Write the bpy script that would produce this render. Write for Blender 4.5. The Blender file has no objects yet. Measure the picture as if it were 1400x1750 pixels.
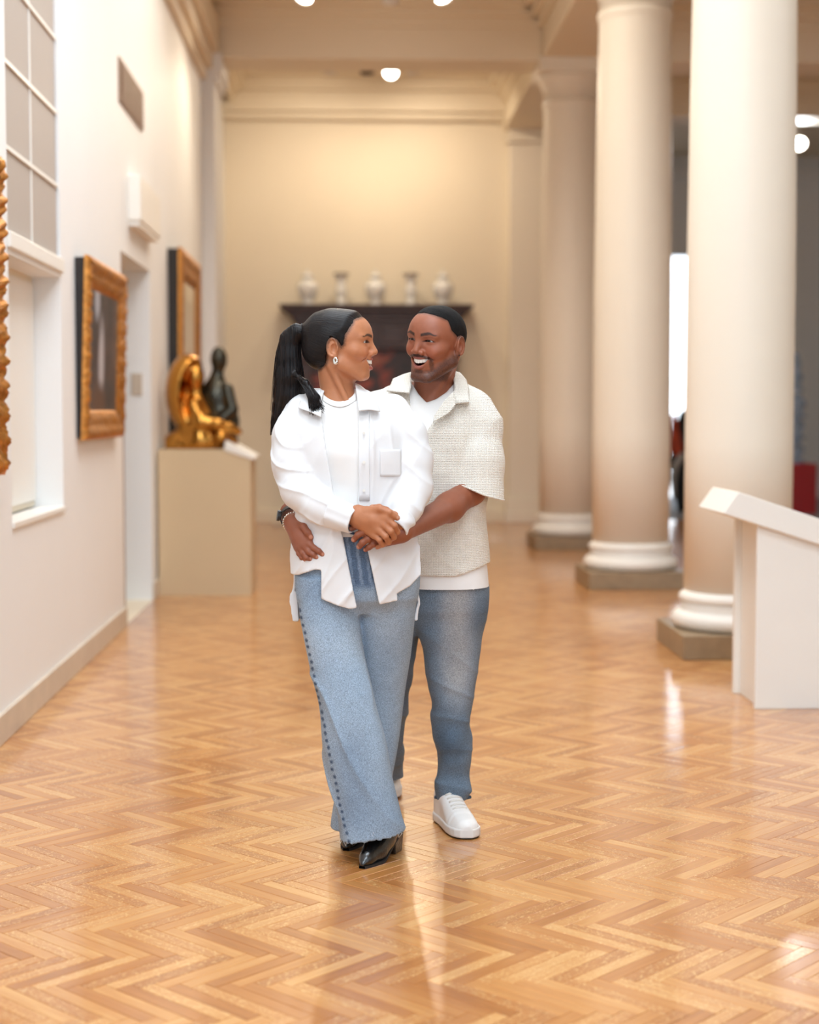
import bpy, bmesh, math, random
import numpy as np
from mathutils import Vector, Matrix, noise as mnoise
random.seed(7); np.random.seed(7)
sc = bpy.context.scene
COL = sc.collection

# ------------------------------------------------------------------ camera
F_PX = 2700.0; CAM_H = 1.37
TH = math.atan(169 / F_PX); PS = math.atan(100 * math.cos(TH) / F_PX)
fw = np.array([math.sin(PS)*math.cos(TH), math.cos(PS)*math.cos(TH), -math.sin(TH)])
rt = np.array([math.cos(PS), -math.sin(PS), 0.0])
up = np.array([math.sin(PS)*math.sin(TH), math.cos(PS)*math.sin(TH), math.cos(TH)])
CAMP = np.array([0.0, 0.0, CAM_H])
cam_data = bpy.data.cameras.new('camera'); cam = bpy.data.objects.new('camera', cam_data); COL.objects.link(cam)
cam_data.sensor_fit = 'VERTICAL'; cam_data.lens = 50.0; cam_data.sensor_height = 50.0 * 1750 / F_PX
cam_data.sensor_width = cam_data.sensor_height * 0.8
cam_data.clip_start = 0.05; cam_data.clip_end = 200
cam.matrix_world = Matrix(((rt[0], up[0], -fw[0], 0), (rt[1], up[1], -fw[1], 0), (rt[2], up[2], -fw[2], CAM_H), (0, 0, 0, 1)))
cam_data.dof.use_dof = True; cam_data.dof.focus_distance = 4.9; cam_data.dof.aperture_fstop = 1.5
sc.camera = cam

# ------------------------------------------------------------------ light
sc.view_settings.view_transform = 'Standard'; sc.view_settings.look = 'None'
sc.view_settings.gamma = 1.0; sc.view_settings.use_curve_mapping = False
sc.view_settings.exposure = 0.30
sc.cycles.use_denoising = True
sc.cycles.max_bounces = 6; sc.cycles.diffuse_bounces = 4; sc.cycles.glossy_bounces = 3
sc.cycles.adaptive_threshold = 0.05
sc.cycles.sample_clamp_indirect = 6.0
world = bpy.data.worlds.new('world'); sc.world = world; world.use_nodes = True
bg = world.node_tree.nodes['Background']; bg.inputs[0].default_value = (0.74, 0.87, 1.0, 1); bg.inputs[1].default_value = 1.6

def lamp_area(name, loc, target, sx, sy, power, color):
    d = bpy.data.lights.new(name, 'AREA'); d.shape = 'RECTANGLE'; d.size = sx; d.size_y = sy; d.energy = power; d.color = color
    o = bpy.data.objects.new(name, d); COL.objects.link(o); o.location = loc
    o.rotation_euler = (Vector(target) - Vector(loc)).to_track_quat('-Z', 'Y').to_euler()
    return o
# ceiling lamps of the bays above and behind the camera and of the side aisle, all at ceiling height and out of frame;
# the hall is open behind the camera, where the sky light comes in; every lamp in view carries its own light
lamp_area('ceiling_lamps_behind_camera_offscreen', (0.3, -0.5, 5.3), (0.3, 0.6, 0), 2.6, 2.6, 190, (0.74, 0.87, 1.0))
lamp_area('ceiling_lamps_near_bay_offscreen', (0.2, 3.2, 5.3), (0.2, 4.0, 0), 2.6, 2.4, 150, (0.74, 0.87, 1.0))
lamp_area('ceiling_lamps_second_bay_offscreen', (0.2, 7.2, 5.3), (0.0, 7.6, 0), 2.6, 2.4, 112, (0.80, 0.90, 1.0))
lamp_area('ceiling_lamps_third_bay_offscreen', (0.2, 10.8, 5.3), (0.2, 10.9, 0), 2.6, 2.4, 75, (0.98, 0.95, 0.88))
lamp_area('aisle_ceiling_lamps_offscreen', (5.3, 8.0, 5.2), (4.6, 8.0, 0), 2.4, 9.0, 160, (0.84, 0.92, 1.0))

# ------------------------------------------------------------------ helpers
def px_ray(x, y): return fw + rt*(x-700)/F_PX - up*(y-875)/F_PX
def PY(x, y, Y):
    "pixel of the 1400x1750 photo -> the point of that ray at depth Y"
    d = px_ray(x, y); return CAMP + d*Y/d[1]
def tagp(o, label=None, category=None, group=None, kind=None):
    if label: o['label'] = label
    if category: o['category'] = category
    if group: o['group'] = group
    if kind: o['kind'] = kind
    return o
def empty(name, loc=(0, 0, 0), parent=None):
    o = bpy.data.objects.new(name, None); COL.objects.link(o); o.location = loc; o.empty_display_size = 0.1
    if parent: o.parent = parent
    return o
def mobj(name, verts, faces, material, parent=None, smooth=False, keep=False):
    me = bpy.data.meshes.new(name); me.from_pydata([tuple(v) for v in verts], [], [tuple(f) for f in faces]); me.update()
    if material: me.materials.append(material)
    if smooth: me.polygons.foreach_set('use_smooth', [True]*len(me.polygons))
    o = bpy.data.objects.new(name, me); COL.objects.link(o)
    if parent:
        o.parent = parent
        if not keep: o.matrix_parent_inverse = Matrix.Translation(world_loc(parent)).inverted()
    return o
def world_mat(o):
    m = Matrix.Translation(o.location)
    return world_mat(o.parent) @ o.matrix_parent_inverse @ m if o.parent else m
def world_loc(o): return world_mat(o).to_translation()
class MB:
    def __init__(s): s.v = []; s.f = []
    def add(s, vs, fs):
        n = len(s.v); s.v += [tuple(v) for v in vs]; s.f += [tuple(i+n for i in f) for f in fs]; return s
    def box(s, x0, x1, y0, y1, z0, z1):
        return s.add([(x0,y0,z0),(x1,y0,z0),(x1,y1,z0),(x0,y1,z0),(x0,y0,z1),(x1,y0,z1),(x1,y1,z1),(x0,y1,z1)],
                     [(0,3,2,1),(4,5,6,7),(0,1,5,4),(1,2,6,5),(2,3,7,6),(3,0,4,7)])
    def lathe(s, cx, cy, prof, n=48, z0=0.0):
        vs = []; m = len(prof)
        for r, z in prof:
            for k in range(n):
                a = 2*math.pi*k/n; vs.append((cx+r*math.cos(a), cy+r*math.sin(a), z0+z))
        fs = [(i*n+k, i*n+(k+1) % n, (i+1)*n+(k+1) % n, (i+1)*n+k) for i in range(m-1) for k in range(n)]
        fs.append(tuple(range(n-1, -1, -1))); fs.append(tuple((m-1)*n+k for k in range(n)))
        return s.add(vs, fs)
    def sweep(s, path, prof, closed=False):
        "path of (point, side, up) frames; prof a list of (a, b)"
        vs = []; m = len(prof)
        for p, sd, u in path:
            for a, b in prof: vs.append(tuple(np.array(p)+a*np.array(sd)+b*np.array(u)))
        fs = []; P = len(path)
        for i in range(P if closed else P-1):
            j = (i+1) % P
            for k in range(m):
                l = (k+1) % m; fs.append((i*m+k, i*m+l, j*m+l, j*m+k))
        if not closed: fs.append(tuple(range(m-1, -1, -1))); fs.append(tuple((P-1)*m+k for k in range(m)))
        return s.add(vs, fs)
    def tube(s, pts, rad, n=10):
        pts = [np.array(p, float) for p in pts]; P = len(pts)
        if not hasattr(rad, '__len__'): rad = [rad]*P
        vs = []; ref = None
        for i, p in enumerate(pts):
            t = pts[min(i+1, P-1)]-pts[max(i-1, 0)]; t = t/(np.linalg.norm(t)+1e-12)
            if ref is None: ref = np.array([0, 0, 1.0]) if abs(t[2]) < 0.9 else np.array([1.0, 0, 0])
            a = np.cross(t, ref); a /= np.linalg.norm(a)+1e-12; b = np.cross(a, t); ref = b
            for k in range(n):
                w = 2*math.pi*k/n; vs.append(p+rad[i]*(math.cos(w)*a+math.sin(w)*b))
        fs = [(i*n+k, i*n+(k+1) % n, (i+1)*n+(k+1) % n, (i+1)*n+k) for i in range(P-1) for k in range(n)]
        fs.append(tuple(range(n-1, -1, -1))); fs.append(tuple((P-1)*n+k for k in range(n)))
        return s.add(vs, fs)
    def build(s, name, material, parent=None, smooth=False, bevel=0.0):
        o = mobj(name, s.v, s.f, material, parent, smooth)
        if bevel:
            m = o.modifiers.new('edge', 'BEVEL'); m.width = bevel; m.segments = 2; m.limit_method = 'ANGLE'
        return o
def srgb(r, g, b):
    f = lambda c: (c/255/12.92) if c/255 <= 0.04045 else ((c/255+0.055)/1.055)**2.4
    return (f(r), f(g), f(b), 1.0)

def new_mat(name):
    m = bpy.data.materials.new(name); m.use_nodes = True
    nt = m.node_tree; return m, nt, nt.nodes['Principled BSDF']
def mat(name, col, rough=0.5, var=0.06, scale=6.0, bump=0.0, bscale=80.0, metallic=0.0, coat=0.0, spec=None, sss=0.0, attr=None):
    "plain material with procedural tone variation and fine relief"
    m, nt, b = new_mat(name); N = nt.nodes; L = nt.links
    tc = N.new('ShaderNodeTexCoord'); nz = N.new('ShaderNodeTexNoise'); nz.inputs['Scale'].default_value = scale; nz.inputs['Detail'].default_value = 4
    L.new(tc.outputs['Object'], nz.inputs['Vector'])
    mr = N.new('ShaderNodeMapRange'); mr.inputs['From Min'].default_value = 0.25; mr.inputs['From Max'].default_value = 0.75
    mr.inputs['To Min'].default_value = 1-var; mr.inputs['To Max'].default_value = 1+var
    L.new(nz.outputs['Fac'], mr.inputs['Value'])
    mx = N.new('ShaderNodeMix'); mx.data_type = 'RGBA'; mx.blend_type = 'MULTIPLY'; mx.inputs[0].default_value = 1
    if attr:
        at = N.new('ShaderNodeAttribute'); at.attribute_name = attr; L.new(at.outputs['Color'], mx.inputs[6])
    else: mx.inputs[6].default_value = col
    cb = N.new('ShaderNodeCombineColor')
    for k in range(3): L.new(mr.outputs['Result'], cb.inputs[k])
    L.new(cb.outputs['Color'], mx.inputs[7]); L.new(mx.outputs[2], b.inputs['Base Color'])
    b.inputs['Roughness'].default_value = rough; b.inputs['Metallic'].default_value = metallic
    b.inputs['Coat Weight'].default_value = coat
    if spec is not None: b.inputs['Specular IOR Level'].default_value = spec
    if sss:
        b.inputs['Subsurface Weight'].default_value = sss; b.inputs['Subsurface Radius'].default_value = (0.9, 0.35, 0.2); b.inputs['Subsurface Scale'].default_value = 0.008
    if bump:
        n2 = N.new('ShaderNodeTexNoise'); n2.inputs['Scale'].default_value = bscale; n2.inputs['Detail'].default_value = 3
        L.new(tc.outputs['Object'], n2.inputs['Vector'])
        bp = N.new('ShaderNodeBump'); bp.inputs['Strength'].default_value = bump; bp.inputs['Distance'].default_value = 0.004
        L.new(n2.outputs['Fac'], bp.inputs['Height']); L.new(bp.outputs['Normal'], b.inputs['Normal'])
    return m
def emit(name, col, strength):
    m, nt, b = new_mat(name); b.inputs['Base Color'].default_value = col
    b.inputs['Emission Color'].default_value = col; b.inputs['Emission Strength'].default_value = strength; return m

M = {}
M['wall'] = mat('wall_plaster', srgb(239, 239, 238), 0.6, 0.015, 1.5, 0.05, 60)
M['cream'] = mat('cream_plaster', srgb(238, 226, 204), 0.55, 0.02, 1.2, 0.05, 60)
M['ceil'] = mat('ceiling_plaster', srgb(239, 225, 201), 0.6, 0.02, 1.0, 0.05, 40)
M['column'] = mat('column_paint', srgb(238, 228, 211), 0.45, 0.015, 1.5, 0.03, 50)
M['stone'] = mat('plinth_stone', srgb(150, 128, 100), 0.35, 0.15, 14, 0.1, 40)
M['skirt'] = mat('skirting_stone', srgb(205, 190, 172), 0.35, 0.08, 8)
M['whitepaint'] = mat('white_paint', srgb(240, 236, 228), 0.4, 0.015, 3)
M['tanpaint'] = mat('tan_pedestal_paint', srgb(208, 184, 148), 0.5, 0.02, 3)
M['darkwood'] = mat('dark_carved_wood', srgb(62, 34, 26), 0.35, 0.35, 12, 0.3, 30)
M['gold'] = mat('gilded_frame', srgb(196, 132, 62), 0.38, 0.35, 40, 0.8, 60, metallic=0.65)
M['porcelain'] = mat('white_porcelain', srgb(236, 236, 234), 0.15, 0.10, 18, coat=0.5)
M['bluepor'] = mat('blue_white_porcelain', srgb(150, 172, 200), 0.2, 0.5, 14, coat=0.4)
M['black'] = mat('black_cloth', srgb(18, 18, 20), 0.6, 0.2, 10)
M['red'] = mat('red_lacquer', srgb(170, 16, 26), 0.35, 0.08, 4)
M['grey'] = mat('grey_lining', srgb(150, 154, 160), 0.6, 0.05, 3)
M['brown'] = mat('brown_metal', srgb(150, 122, 100), 0.5, 0.08, 8)
M['darkback'] = mat('dark_frame_back', srgb(40, 34, 30), 0.7, 0.2, 10)
# ------------------------------------------------------------------ floor: herringbone oak, every plank a piece
def floor_material():
    m, nt, b = new_mat('oak_parquet'); N = nt.nodes; L = nt.links
    uv = N.new('ShaderNodeUVMap')
    ga = N.new('ShaderNodeAttribute'); ga.attribute_name = 'rnd'
    oa = N.new('ShaderNodeAttribute'); oa.attribute_type = 'OBJECT'; oa.attribute_name = 'plank_tone'
    ad = N.new('ShaderNodeMath'); ad.operation = 'ADD'; L.new(ga.outputs['Fac'], ad.inputs[0]); L.new(oa.outputs['Fac'], ad.inputs[1])
    mul = N.new('ShaderNodeMath'); mul.operation = 'MULTIPLY'; mul.inputs[1].default_value = 57.0; L.new(ad.outputs[0], mul.inputs[0])
    cx = N.new('ShaderNodeCombineXYZ'); L.new(mul.outputs[0], cx.inputs[0]); L.new(mul.outputs[0], cx.inputs[1]); L.new(mul.outputs[0], cx.inputs[2])
    va = N.new('ShaderNodeVectorMath'); va.operation = 'ADD'; L.new(uv.outputs['UV'], va.inputs[0]); L.new(cx.outputs[0], va.inputs[1])
    def tex(sx, sy, detail, dist=0.0):
        mp = N.new('ShaderNodeMapping'); mp.inputs['Scale'].default_value = (sx, sy, 1); L.new(va.outputs[0], mp.inputs[0])
        t = N.new('ShaderNodeTexNoise'); t.inputs['Scale'].default_value = 1; t.inputs['Detail'].default_value = detail; t.inputs['Distortion'].default_value = dist
        L.new(mp.outputs[0], t.inputs['Vector']); return t
    fine = tex(14, 420, 3); broad = tex(5, 60, 3, 0.6); fleck = tex(75, 150, 2, 1.6)
    ramp = N.new('ShaderNodeValToRGB'); cr = ramp.color_ramp
    cr.elements[0].position = 0.0; cr.elements[0].color = srgb(152, 90, 40)
    cr.elements[1].position = 1.0; cr.elements[1].color = srgb(224, 172, 110)
    e = cr.elements.new(0.35); e.color = srgb(184, 118, 58)
    e = cr.elements.new(0.7); e.color = srgb(206, 144, 80)
    sm = N.new('ShaderNodeMath'); sm.operation = 'MULTIPLY_ADD'; sm.inputs[1].default_value = 0.55; L.new(broad.outputs['Fac'], sm.inputs[0])
    fr = N.new('ShaderNodeMath'); fr.operation = 'FRACT'; m7 = N.new('ShaderNodeMath'); m7.operation = 'MULTIPLY'; m7.inputs[1].default_value = 7.31; L.new(ad.outputs[0], m7.inputs[0]); L.new(m7.outputs[0], fr.inputs[0])
    tone = N.new('ShaderNodeMath'); tone.operation = 'MULTIPLY_ADD'; tone.inputs[1].default_value = 0.62; tone.inputs[2].default_value = -0.10; L.new(fr.outputs[0], tone.inputs[0])
    L.new(tone.outputs[0], sm.inputs[2])
    f2 = N.new('ShaderNodeMath'); f2.operation = 'MULTIPLY_ADD'; f2.inputs[1].default_value = 0.40; L.new(fine.outputs['Fac'], f2.inputs[0]); L.new(sm.outputs[0], f2.inputs[2])
    off = N.new('ShaderNodeMath'); off.operation = 'SUBTRACT'; off.inputs[1].default_value = 0.13; L.new(f2.outputs[0], off.inputs[0])
    L.new(off.outputs[0], ramp.inputs[0])
    # oak ray fleck on some boards
    fk = N.new('ShaderNodeMapRange'); fk.inputs['From Min'].default_value = 0.56; fk.inputs['From Max'].default_value = 0.64; L.new(fleck.outputs['Fac'], fk.inputs['Value'])
    sel = N.new('ShaderNodeMath'); sel.operation = 'GREATER_THAN'; sel.inputs[1].default_value = 0.5
    m3 = N.new('ShaderNodeMath'); m3.operation = 'MULTIPLY'; m3.inputs[1].default_value = 13.7; f3 = N.new('ShaderNodeMath'); f3.operation = 'FRACT'
    L.new(ad.outputs[0], m3.inputs[0]); L.new(m3.outputs[0], f3.inputs[0]); L.new(f3.outputs[0], sel.inputs[0])
    fm = N.new('ShaderNodeMath'); fm.operation = 'MULTIPLY'; L.new(fk.outputs[0], fm.inputs[0]); L.new(sel.outputs[0], fm.inputs[1])
    fm2 = N.new('ShaderNodeMath'); fm2.operation = 'MULTIPLY'; fm2.inputs[1].default_value = 0.72; L.new(fm.outputs[0], fm2.inputs[0])
    mx = N.new('ShaderNodeMix'); mx.data_type = 'RGBA'; L.new(fm2.outputs[0], mx.inputs[0]); L.new(ramp.outputs['Color'], mx.inputs[6]); mx.inputs[7].default_value = srgb(240, 200, 142)
    L.new(mx.outputs[2], b.inputs['Base Color'])
    b.inputs['Roughness'].default_value = 0.30; b.inputs['Specular IOR Level'].default_value = 0.5
    b.inputs['Coat Weight'].default_value = 0.8; b.inputs['Coat Roughness'].default_value = 0.12
    bp = N.new('ShaderNodeBump'); bp.inputs['Strength'].default_value = 0.12; bp.inputs['Distance'].default_value = 0.002
    L.new(fine.outputs['Fac'], bp.inputs['Height']); L.new(bp.outputs['Normal'], b.inputs['Normal'])
    return m
M['oak'] = floor_material()
M['subfloor'] = mat('subfloor', srgb(120, 72, 36), 0.5, 0.1, 6)
floor = MB().box(-2.9, 9.0, -4.5, 25.6, -0.20, -0.010).build('floor', M['subfloor']); tagp(floor, kind='structure')
PL, PW, PT = 0.294, 0.042, 0.012
gap = 0.0007; r2 = math.sqrt(0.5)
pieces = []
ux = np.array([r2, r2]); vx = np.array([r2, -r2])
for i in range(-420, 700):
    for j in range(-60, 80):
        for kind in (0, 1):
            if kind == 0: c = np.array([i*PW + 2*PL*j + PL/2, i*PW + PW/2])
            else: c = np.array([i*PW + 2*PL*j + PL + PW/2, i*PW + PW - PL/2])
            w = c[0]*ux + c[1]*vx
            if w[1] < 1.6 or w[1] > 20.2 or w[0] < -2.7 or w[0] > 6.6: continue
            if abs(w[0]) > 0.9 + 0.36*w[1]: continue
            d = max(w[1], 0.1)
            xpx = 600 + 2700*w[0]/d; ypx = 706 + 2700*CAM_H/d
            vis = -60 < xpx < 1460 and ypx < 1790
            pieces.append((not vis, d, w[0], w[1], kind))
pieces.sort()
def plank_geo(sc_z=1.0):
    a = PL/2 - gap; b = PW/2 - gap; e = 0.0009; t = -0.0009
    vs = [(-a, -b, -PT), (a, -b, -PT), (a, b, -PT), (-a, b, -PT), (-a, -b, t), (a, -b, t), (a, b, t), (-a, b, t),
          (-a+e, -b+e, 0), (a-e, -b+e, 0), (a-e, b-e, 0), (-a+e, b-e, 0)]
    fs = [(0, 1, 5, 4), (1, 2, 6, 5), (2, 3, 7, 6), (3, 0, 4, 7), (4, 5, 9, 8), (5, 6, 10, 9), (6, 7, 11, 10), (7, 4, 8, 11), (8, 9, 10, 11)]
    return np.array(vs), fs
pv, pf = plank_geo()
def plank_uv(me, local):
    uvl = me.uv_layers.new(name='UVMap'); idx = np.empty(len(me.loops), int); me.loops.foreach_get('vertex_index', idx)
    uvl.data.foreach_set('uv', local[idx].astype(np.float32).ravel())
pm = bpy.data.meshes.new('plank'); pm.from_pydata([tuple(v) for v in pv], [], pf); pm.materials.append(M['oak']); plank_uv(pm, pv[:, :2])
for n, (nv, d, x, y, kind) in enumerate(pieces[:300]):
    o = bpy.data.objects.new('plank', pm); COL.objects.link(o); o.parent = floor
    o.location = (x, y, random.uniform(-0.0003, 0.0)); o.rotation_euler = (random.gauss(0, 0.0025), random.gauss(0, 0.0008), math.pi/4 if kind == 0 else -math.pi/4)
    o['plank_tone'] = random.random()
V = []; Fc = []; UV = []; RN = []
for n, (nv, d, x, y, kind) in enumerate(pieces[300:]):
    a = math.pi/4 if kind == 0 else -math.pi/4; ca, sa = math.cos(a), math.sin(a)
    tl = random.gauss(0, 0.0025); q = pv.copy(); q[:, 2] += tl*q[:, 1] - 0.0002
    V.append(np.stack([x + ca*q[:, 0] - sa*q[:, 1], y + sa*q[:, 0] + ca*q[:, 1], q[:, 2]], 1)); UV.append(pv[:, :2]); RN.append(np.full(12, random.random()))
    Fc += [tuple(k + 12*n for k in f) for f in pf]
V = np.concatenate(V); UV = np.concatenate(UV); RN = np.concatenate(RN)
me = bpy.data.meshes.new('far_planks'); me.from_pydata(V.tolist(), [], Fc); me.materials.append(M['oak']); plank_uv(me, UV)
at = me.attributes.new('rnd', 'FLOAT', 'POINT'); at.data.foreach_set('value', RN.astype(np.float32))
fo = bpy.data.objects.new('far_planks', me); COL.objects.link(fo); fo.parent = floor; fo['kind'] = 'stuff'
# grey floor of the gallery beyond
g = MB().box(2.6, 9.0, 20.2, 25.6, -0.012, 0.002).build('gallery_floor', M['grey']); tagp(g, kind='structure')

# ------------------------------------------------------------------ room shell
WL = -1.46
w = MB()
w.box(WL-0.45, WL, -4.5, 6.85, 0, 5.5)                  # solid wall before the niche
w.box(WL-0.45, WL, 6.85, 8.07, 0, 0.885)                # below the niche
w.box(WL-0.45, WL-0.30, 6.85, 8.07, 0.885, 5.5)         # back of niche and screen recess
w.box(WL-0.30, WL, 6.85, 8.07, 2.05, 2.135)             # rail between niche and screen
w.box(WL-0.45, WL, 8.07, 10.18, 0, 5.5)
w.box(WL-0.45, WL, 10.18, 11.62, 2.40, 5.5)             # over the doorway
w.box(WL-0.45, WL, 11.62, 16.4, 0, 5.5)
w.box(WL-0.55, WL-0.10, 16.4, 20.3, 0, 5.5)
w.box(WL-0.02, WL+0.13, 15.76, 16.46, 0, 4.6)           # pier that carries the beam
w.box(WL-0.02, WL+0.17, 15.72, 16.50, 4.6, 4.68)
w.box(WL-0.02, WL+0.21, 15.68, 16.54, 4.68, 4.87)
w.box(WL-0.02, WL+0.17, 15.72, 16.50, 0.0, 0.30)
wl = w.build('wall_left', M['wall']); tagp(wl, kind='structure')
o = MB().box(WL-2.2, WL-0.44, 9.4, 9.5, 0, 2.6).box(WL-2.2, WL-0.44, 12.4, 12.5, 0, 2.6).box(WL-2.3, WL-2.2, 9.4, 12.5, 0, 2.6).box(WL-2.3, WL-0.44, 9.4, 12.5, 2.6, 2.7).box(WL-2.3, WL-0.0, 9.4, 12.5, -0.012, 0.0005)
tagp(o.build('wall_side_room', M['cream']), kind='structure')
# the niche: back wall with brown panel opening and a sill
nb = empty('window_1', (WL-0.15, 7.46, 0.885)); tagp(nb, kind='structure')
MB().box(WL-0.12, WL+0.012, 6.85, 8.07, 0.872, 0.90).build('window_sill', M['whitepaint'], nb, bevel=0.004)
MB().box(WL-0.30, WL-0.145, 7.42, 8.07, 0.90, 2.05).build('side_panel', M['cream'], nb)
MB().box(WL-0.145, WL-0.135, 7.46, 8.065, 0.93, 2.02).build('inner_board', M['whitepaint'], nb, bevel=0.003)
MB().box(WL-0.298, WL-0.28, 6.86, 7.42, 0.92, 1.85).build('brown_panel', M['brown'], nb)
MB().box(WL-0.012, WL+0.018, 6.83, 8.09, 2.075, 2.145).build('top_rail', M['whitepaint'], nb, bevel=0.006)
# perforated screen above the niche
def screen_mat():
    m, nt, b = new_mat('perforated_screen'); N = nt.nodes; L = nt.links
    tc = N.new('ShaderNodeTexCoord'); wv = N.new('ShaderNodeTexWave'); wv.wave_type = 'BANDS'; wv.bands_direction = 'Z'; wv.inputs['Scale'].default_value = 45; wv.inputs['Distortion'].default_value = 0
    w2 = N.new('ShaderNodeTexWave'); w2.bands_direction = 'Y'; w2.inputs['Scale'].default_value = 45
    L.new(tc.outputs['Object'], wv.inputs['Vector']); L.new(tc.outputs['Object'], w2.inputs['Vector'])
    mm = N.new('ShaderNodeMath'); mm.operation = 'MULTIPLY'; L.new(wv.outputs['Fac'], mm.inputs[0]); L.new(w2.outputs['Fac'], mm.inputs[1])
    mx = N.new('ShaderNodeMix'); mx.data_type = 'RGBA'; L.new(mm.outputs[0], mx.inputs[0]); mx.inputs[6].default_value = srgb(170, 158, 148); mx.inputs[7].default_value = srgb(206, 196, 186)
    L.new(mx.outputs[2], b.inputs['Base Color']); b.inputs['Roughness'].default_value = 0.6
    return m
M['screen'] = screen_mat()
sg = empty('wall_screen', (WL, 7.46, 2.14)); tagp(sg, 'grey perforated screen panels in white bars above the wall niche', 'screen')
ys = [6.87, 7.424, 8.06]; zs = [2.14, 2.505, 2.868, 3.232, 3.596, 3.96]
for i in range(2):
    for k in range(5):
        MB().box(WL-0.026, WL-0.014, ys[i]+0.002, ys[i+1]-0.002, zs[k]+0.002, zs[k+1]-0.002).build('panel', M['screen'], sg)
for z in zs[1:]: MB().box(WL-0.016, WL-0.004, 6.86, 8.06, z-0.009, z+0.009).build('bar', M['whitepaint'], sg)
MB().box(WL-0.016, WL-0.008, 7.419, 7.429, 2.14, 3.96).build('upright', M['whitepaint'], sg)
# skirting
o = MB().box(WL-0.005, WL+0.018, -4.5, 10.18, 0, 0.125).build('baseboard_left', M['skirt'], bevel=0.004); tagp(o, kind='structure')
o = MB().box(WL-0.005, WL+0.018, 11.62, 15.72, 0, 0.125).build('baseboard_left_far', M['skirt'], bevel=0.004); tagp(o, kind='structure')
# door frame strip on the near jamb
o = MB().box(WL-0.05, WL+0.004, 10.175, 10.205, 0, 2.40).build('trim_1', M['brown']); tagp(o, kind='structure')
# far wall and the pilaster at its end
w = MB(); w.box(-2.1, 2.55, 19.85, 20.25, 0, 5.5); w.box(-1.58, 1.93, 19.70, 19.86, 4.98, 5.06); w.box(-1.58, 1.93, 19.60, 19.86, 5.06, 5.30); w.box(-1.58, 1.93, 19.48, 19.86, 5.30, 5.5)
w.box(-1.58, 1.97, 19.80, 19.86, 0, 0.16)
tagp(w.build('wall_back', M['cream'], bevel=0.006), kind='structure')
w = MB(); w.box(1.965, 2.50, 19.68, 19.9, 0.30, 4.70); w.box(1.93, 2.54, 19.62, 19.9, 4.70, 4.76); w.box(1.96, 2.51, 19.66, 19.9, 4.76, 4.90); w.box(1.91, 2.56, 19.58, 19.9, 4.90, 5.06); w.box(1.91, 2.56, 19.6, 19.9, 0.0, 0.14); w.box(1.93, 2.54, 19.63, 19.9, 0.14, 0.30)
tagp(w.build('wall_pilaster', M['column'], bevel=0.012), kind='structure')
# right aisle, and the gallery beyond it
w = MB(); w.box(8.5, 8.8, -4.5, 25.6, 0, 5.6)
tagp(w.build('wall_right', M['cream']), kind='structure')
w = MB(); w.box(2.4, 5.04, 25.2, 25.5, 0, 5.6); w.box(5.04, 5.46, 25.2, 25.5, 3.88, 5.6); w.box(5.46, 8.8, 25.2, 25.5, 0, 5.6)
w.box(2.4, 8.8, 25.05, 25.21, 5.1, 5.25); w.box(5.6, 8.8, 25.14, 25.21, 2.60, 2.68)
w.box(2.4, 2.6, 20.2, 25.5, 0, 5.6)
tagp(w.build('wall_gallery', M['wall']), kind='structure')
M['daylit'] = emit('daylight_panel', (0.90, 0.95, 1.0, 1), 2.0)
o = MB().box(5.0, 5.5, 25.9, 25.95, 0, 4.0).build('window_2', M['daylit']); tagp(o, kind='structure')

# ceiling with beams and coffers
c = MB(); c.box(-2.1, 8.8, -4.5, 25.6, 5.45, 5.7)
tagp(c.build('ceiling', M['ceil']), kind='structure')
def beam(name, x0, x1, y0, y1, zb):
    b = MB(); b.box(x0, x1, y0, y1, zb, 5.5)
    return tagp(b.build(name, M['ceil'], bevel=0.012), kind='structure')
BY = [1.95, 5.48, 9.03, 12.52, 16.10]
n = 1
def trim(mb):
    global n
    n += 1; tagp(mb.build('trim_%d' % n, M['ceil'], bevel=0.008), kind='structure')
beam('ceiling_beam', 1.90, 2.56, -4.5, 20.25, 4.87)
for y in BY:
    beam('ceiling_beam', -1.47, 1.90, y-0.28, y+0.28, 4.85)
    beam('ceiling_beam', 2.56, 8.5, y-0.28, y+0.28, 4.85)
beam('ceiling_beam', 2.56, 8.5, 19.75, 20.25, 5.05)
edges = [-4.5] + BY + [19.7]
for a, b in zip(edges[:-1], edges[1:]):
    y0 = a+0.28 if a > 0 else a; y1 = b-0.28 if b < 19 else b+0.12
    for (xa, xb) in ((-1.47, 1.90), (2.56, 8.5)):
        t = MB()
        for off, z0, z1 in ((0.20, 5.33, 5.46), (0.12, 5.25, 5.335), (0.05, 5.16, 5.255)):
            t.box(xa, xb, y1-off, y1, z0, z1); t.box(xa, xb, y0, y0+off, z0, z1)
            t.box(xa, xa+off, y0, y1, z0, z1); t.box(xb-off, xb, y0, y1, z0, z1)
        trim(t)
t = MB(); t.box(WL-0.02, WL+0.06, -4.5, 15.72, 4.62, 4.72); t.box(WL-0.02, WL+0.12, -4.5, 15.72, 4.72, 4.87); t.box(WL-0.02, WL+0.18, -4.5, 15.72, 4.87, 5.2); trim(t)

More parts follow.
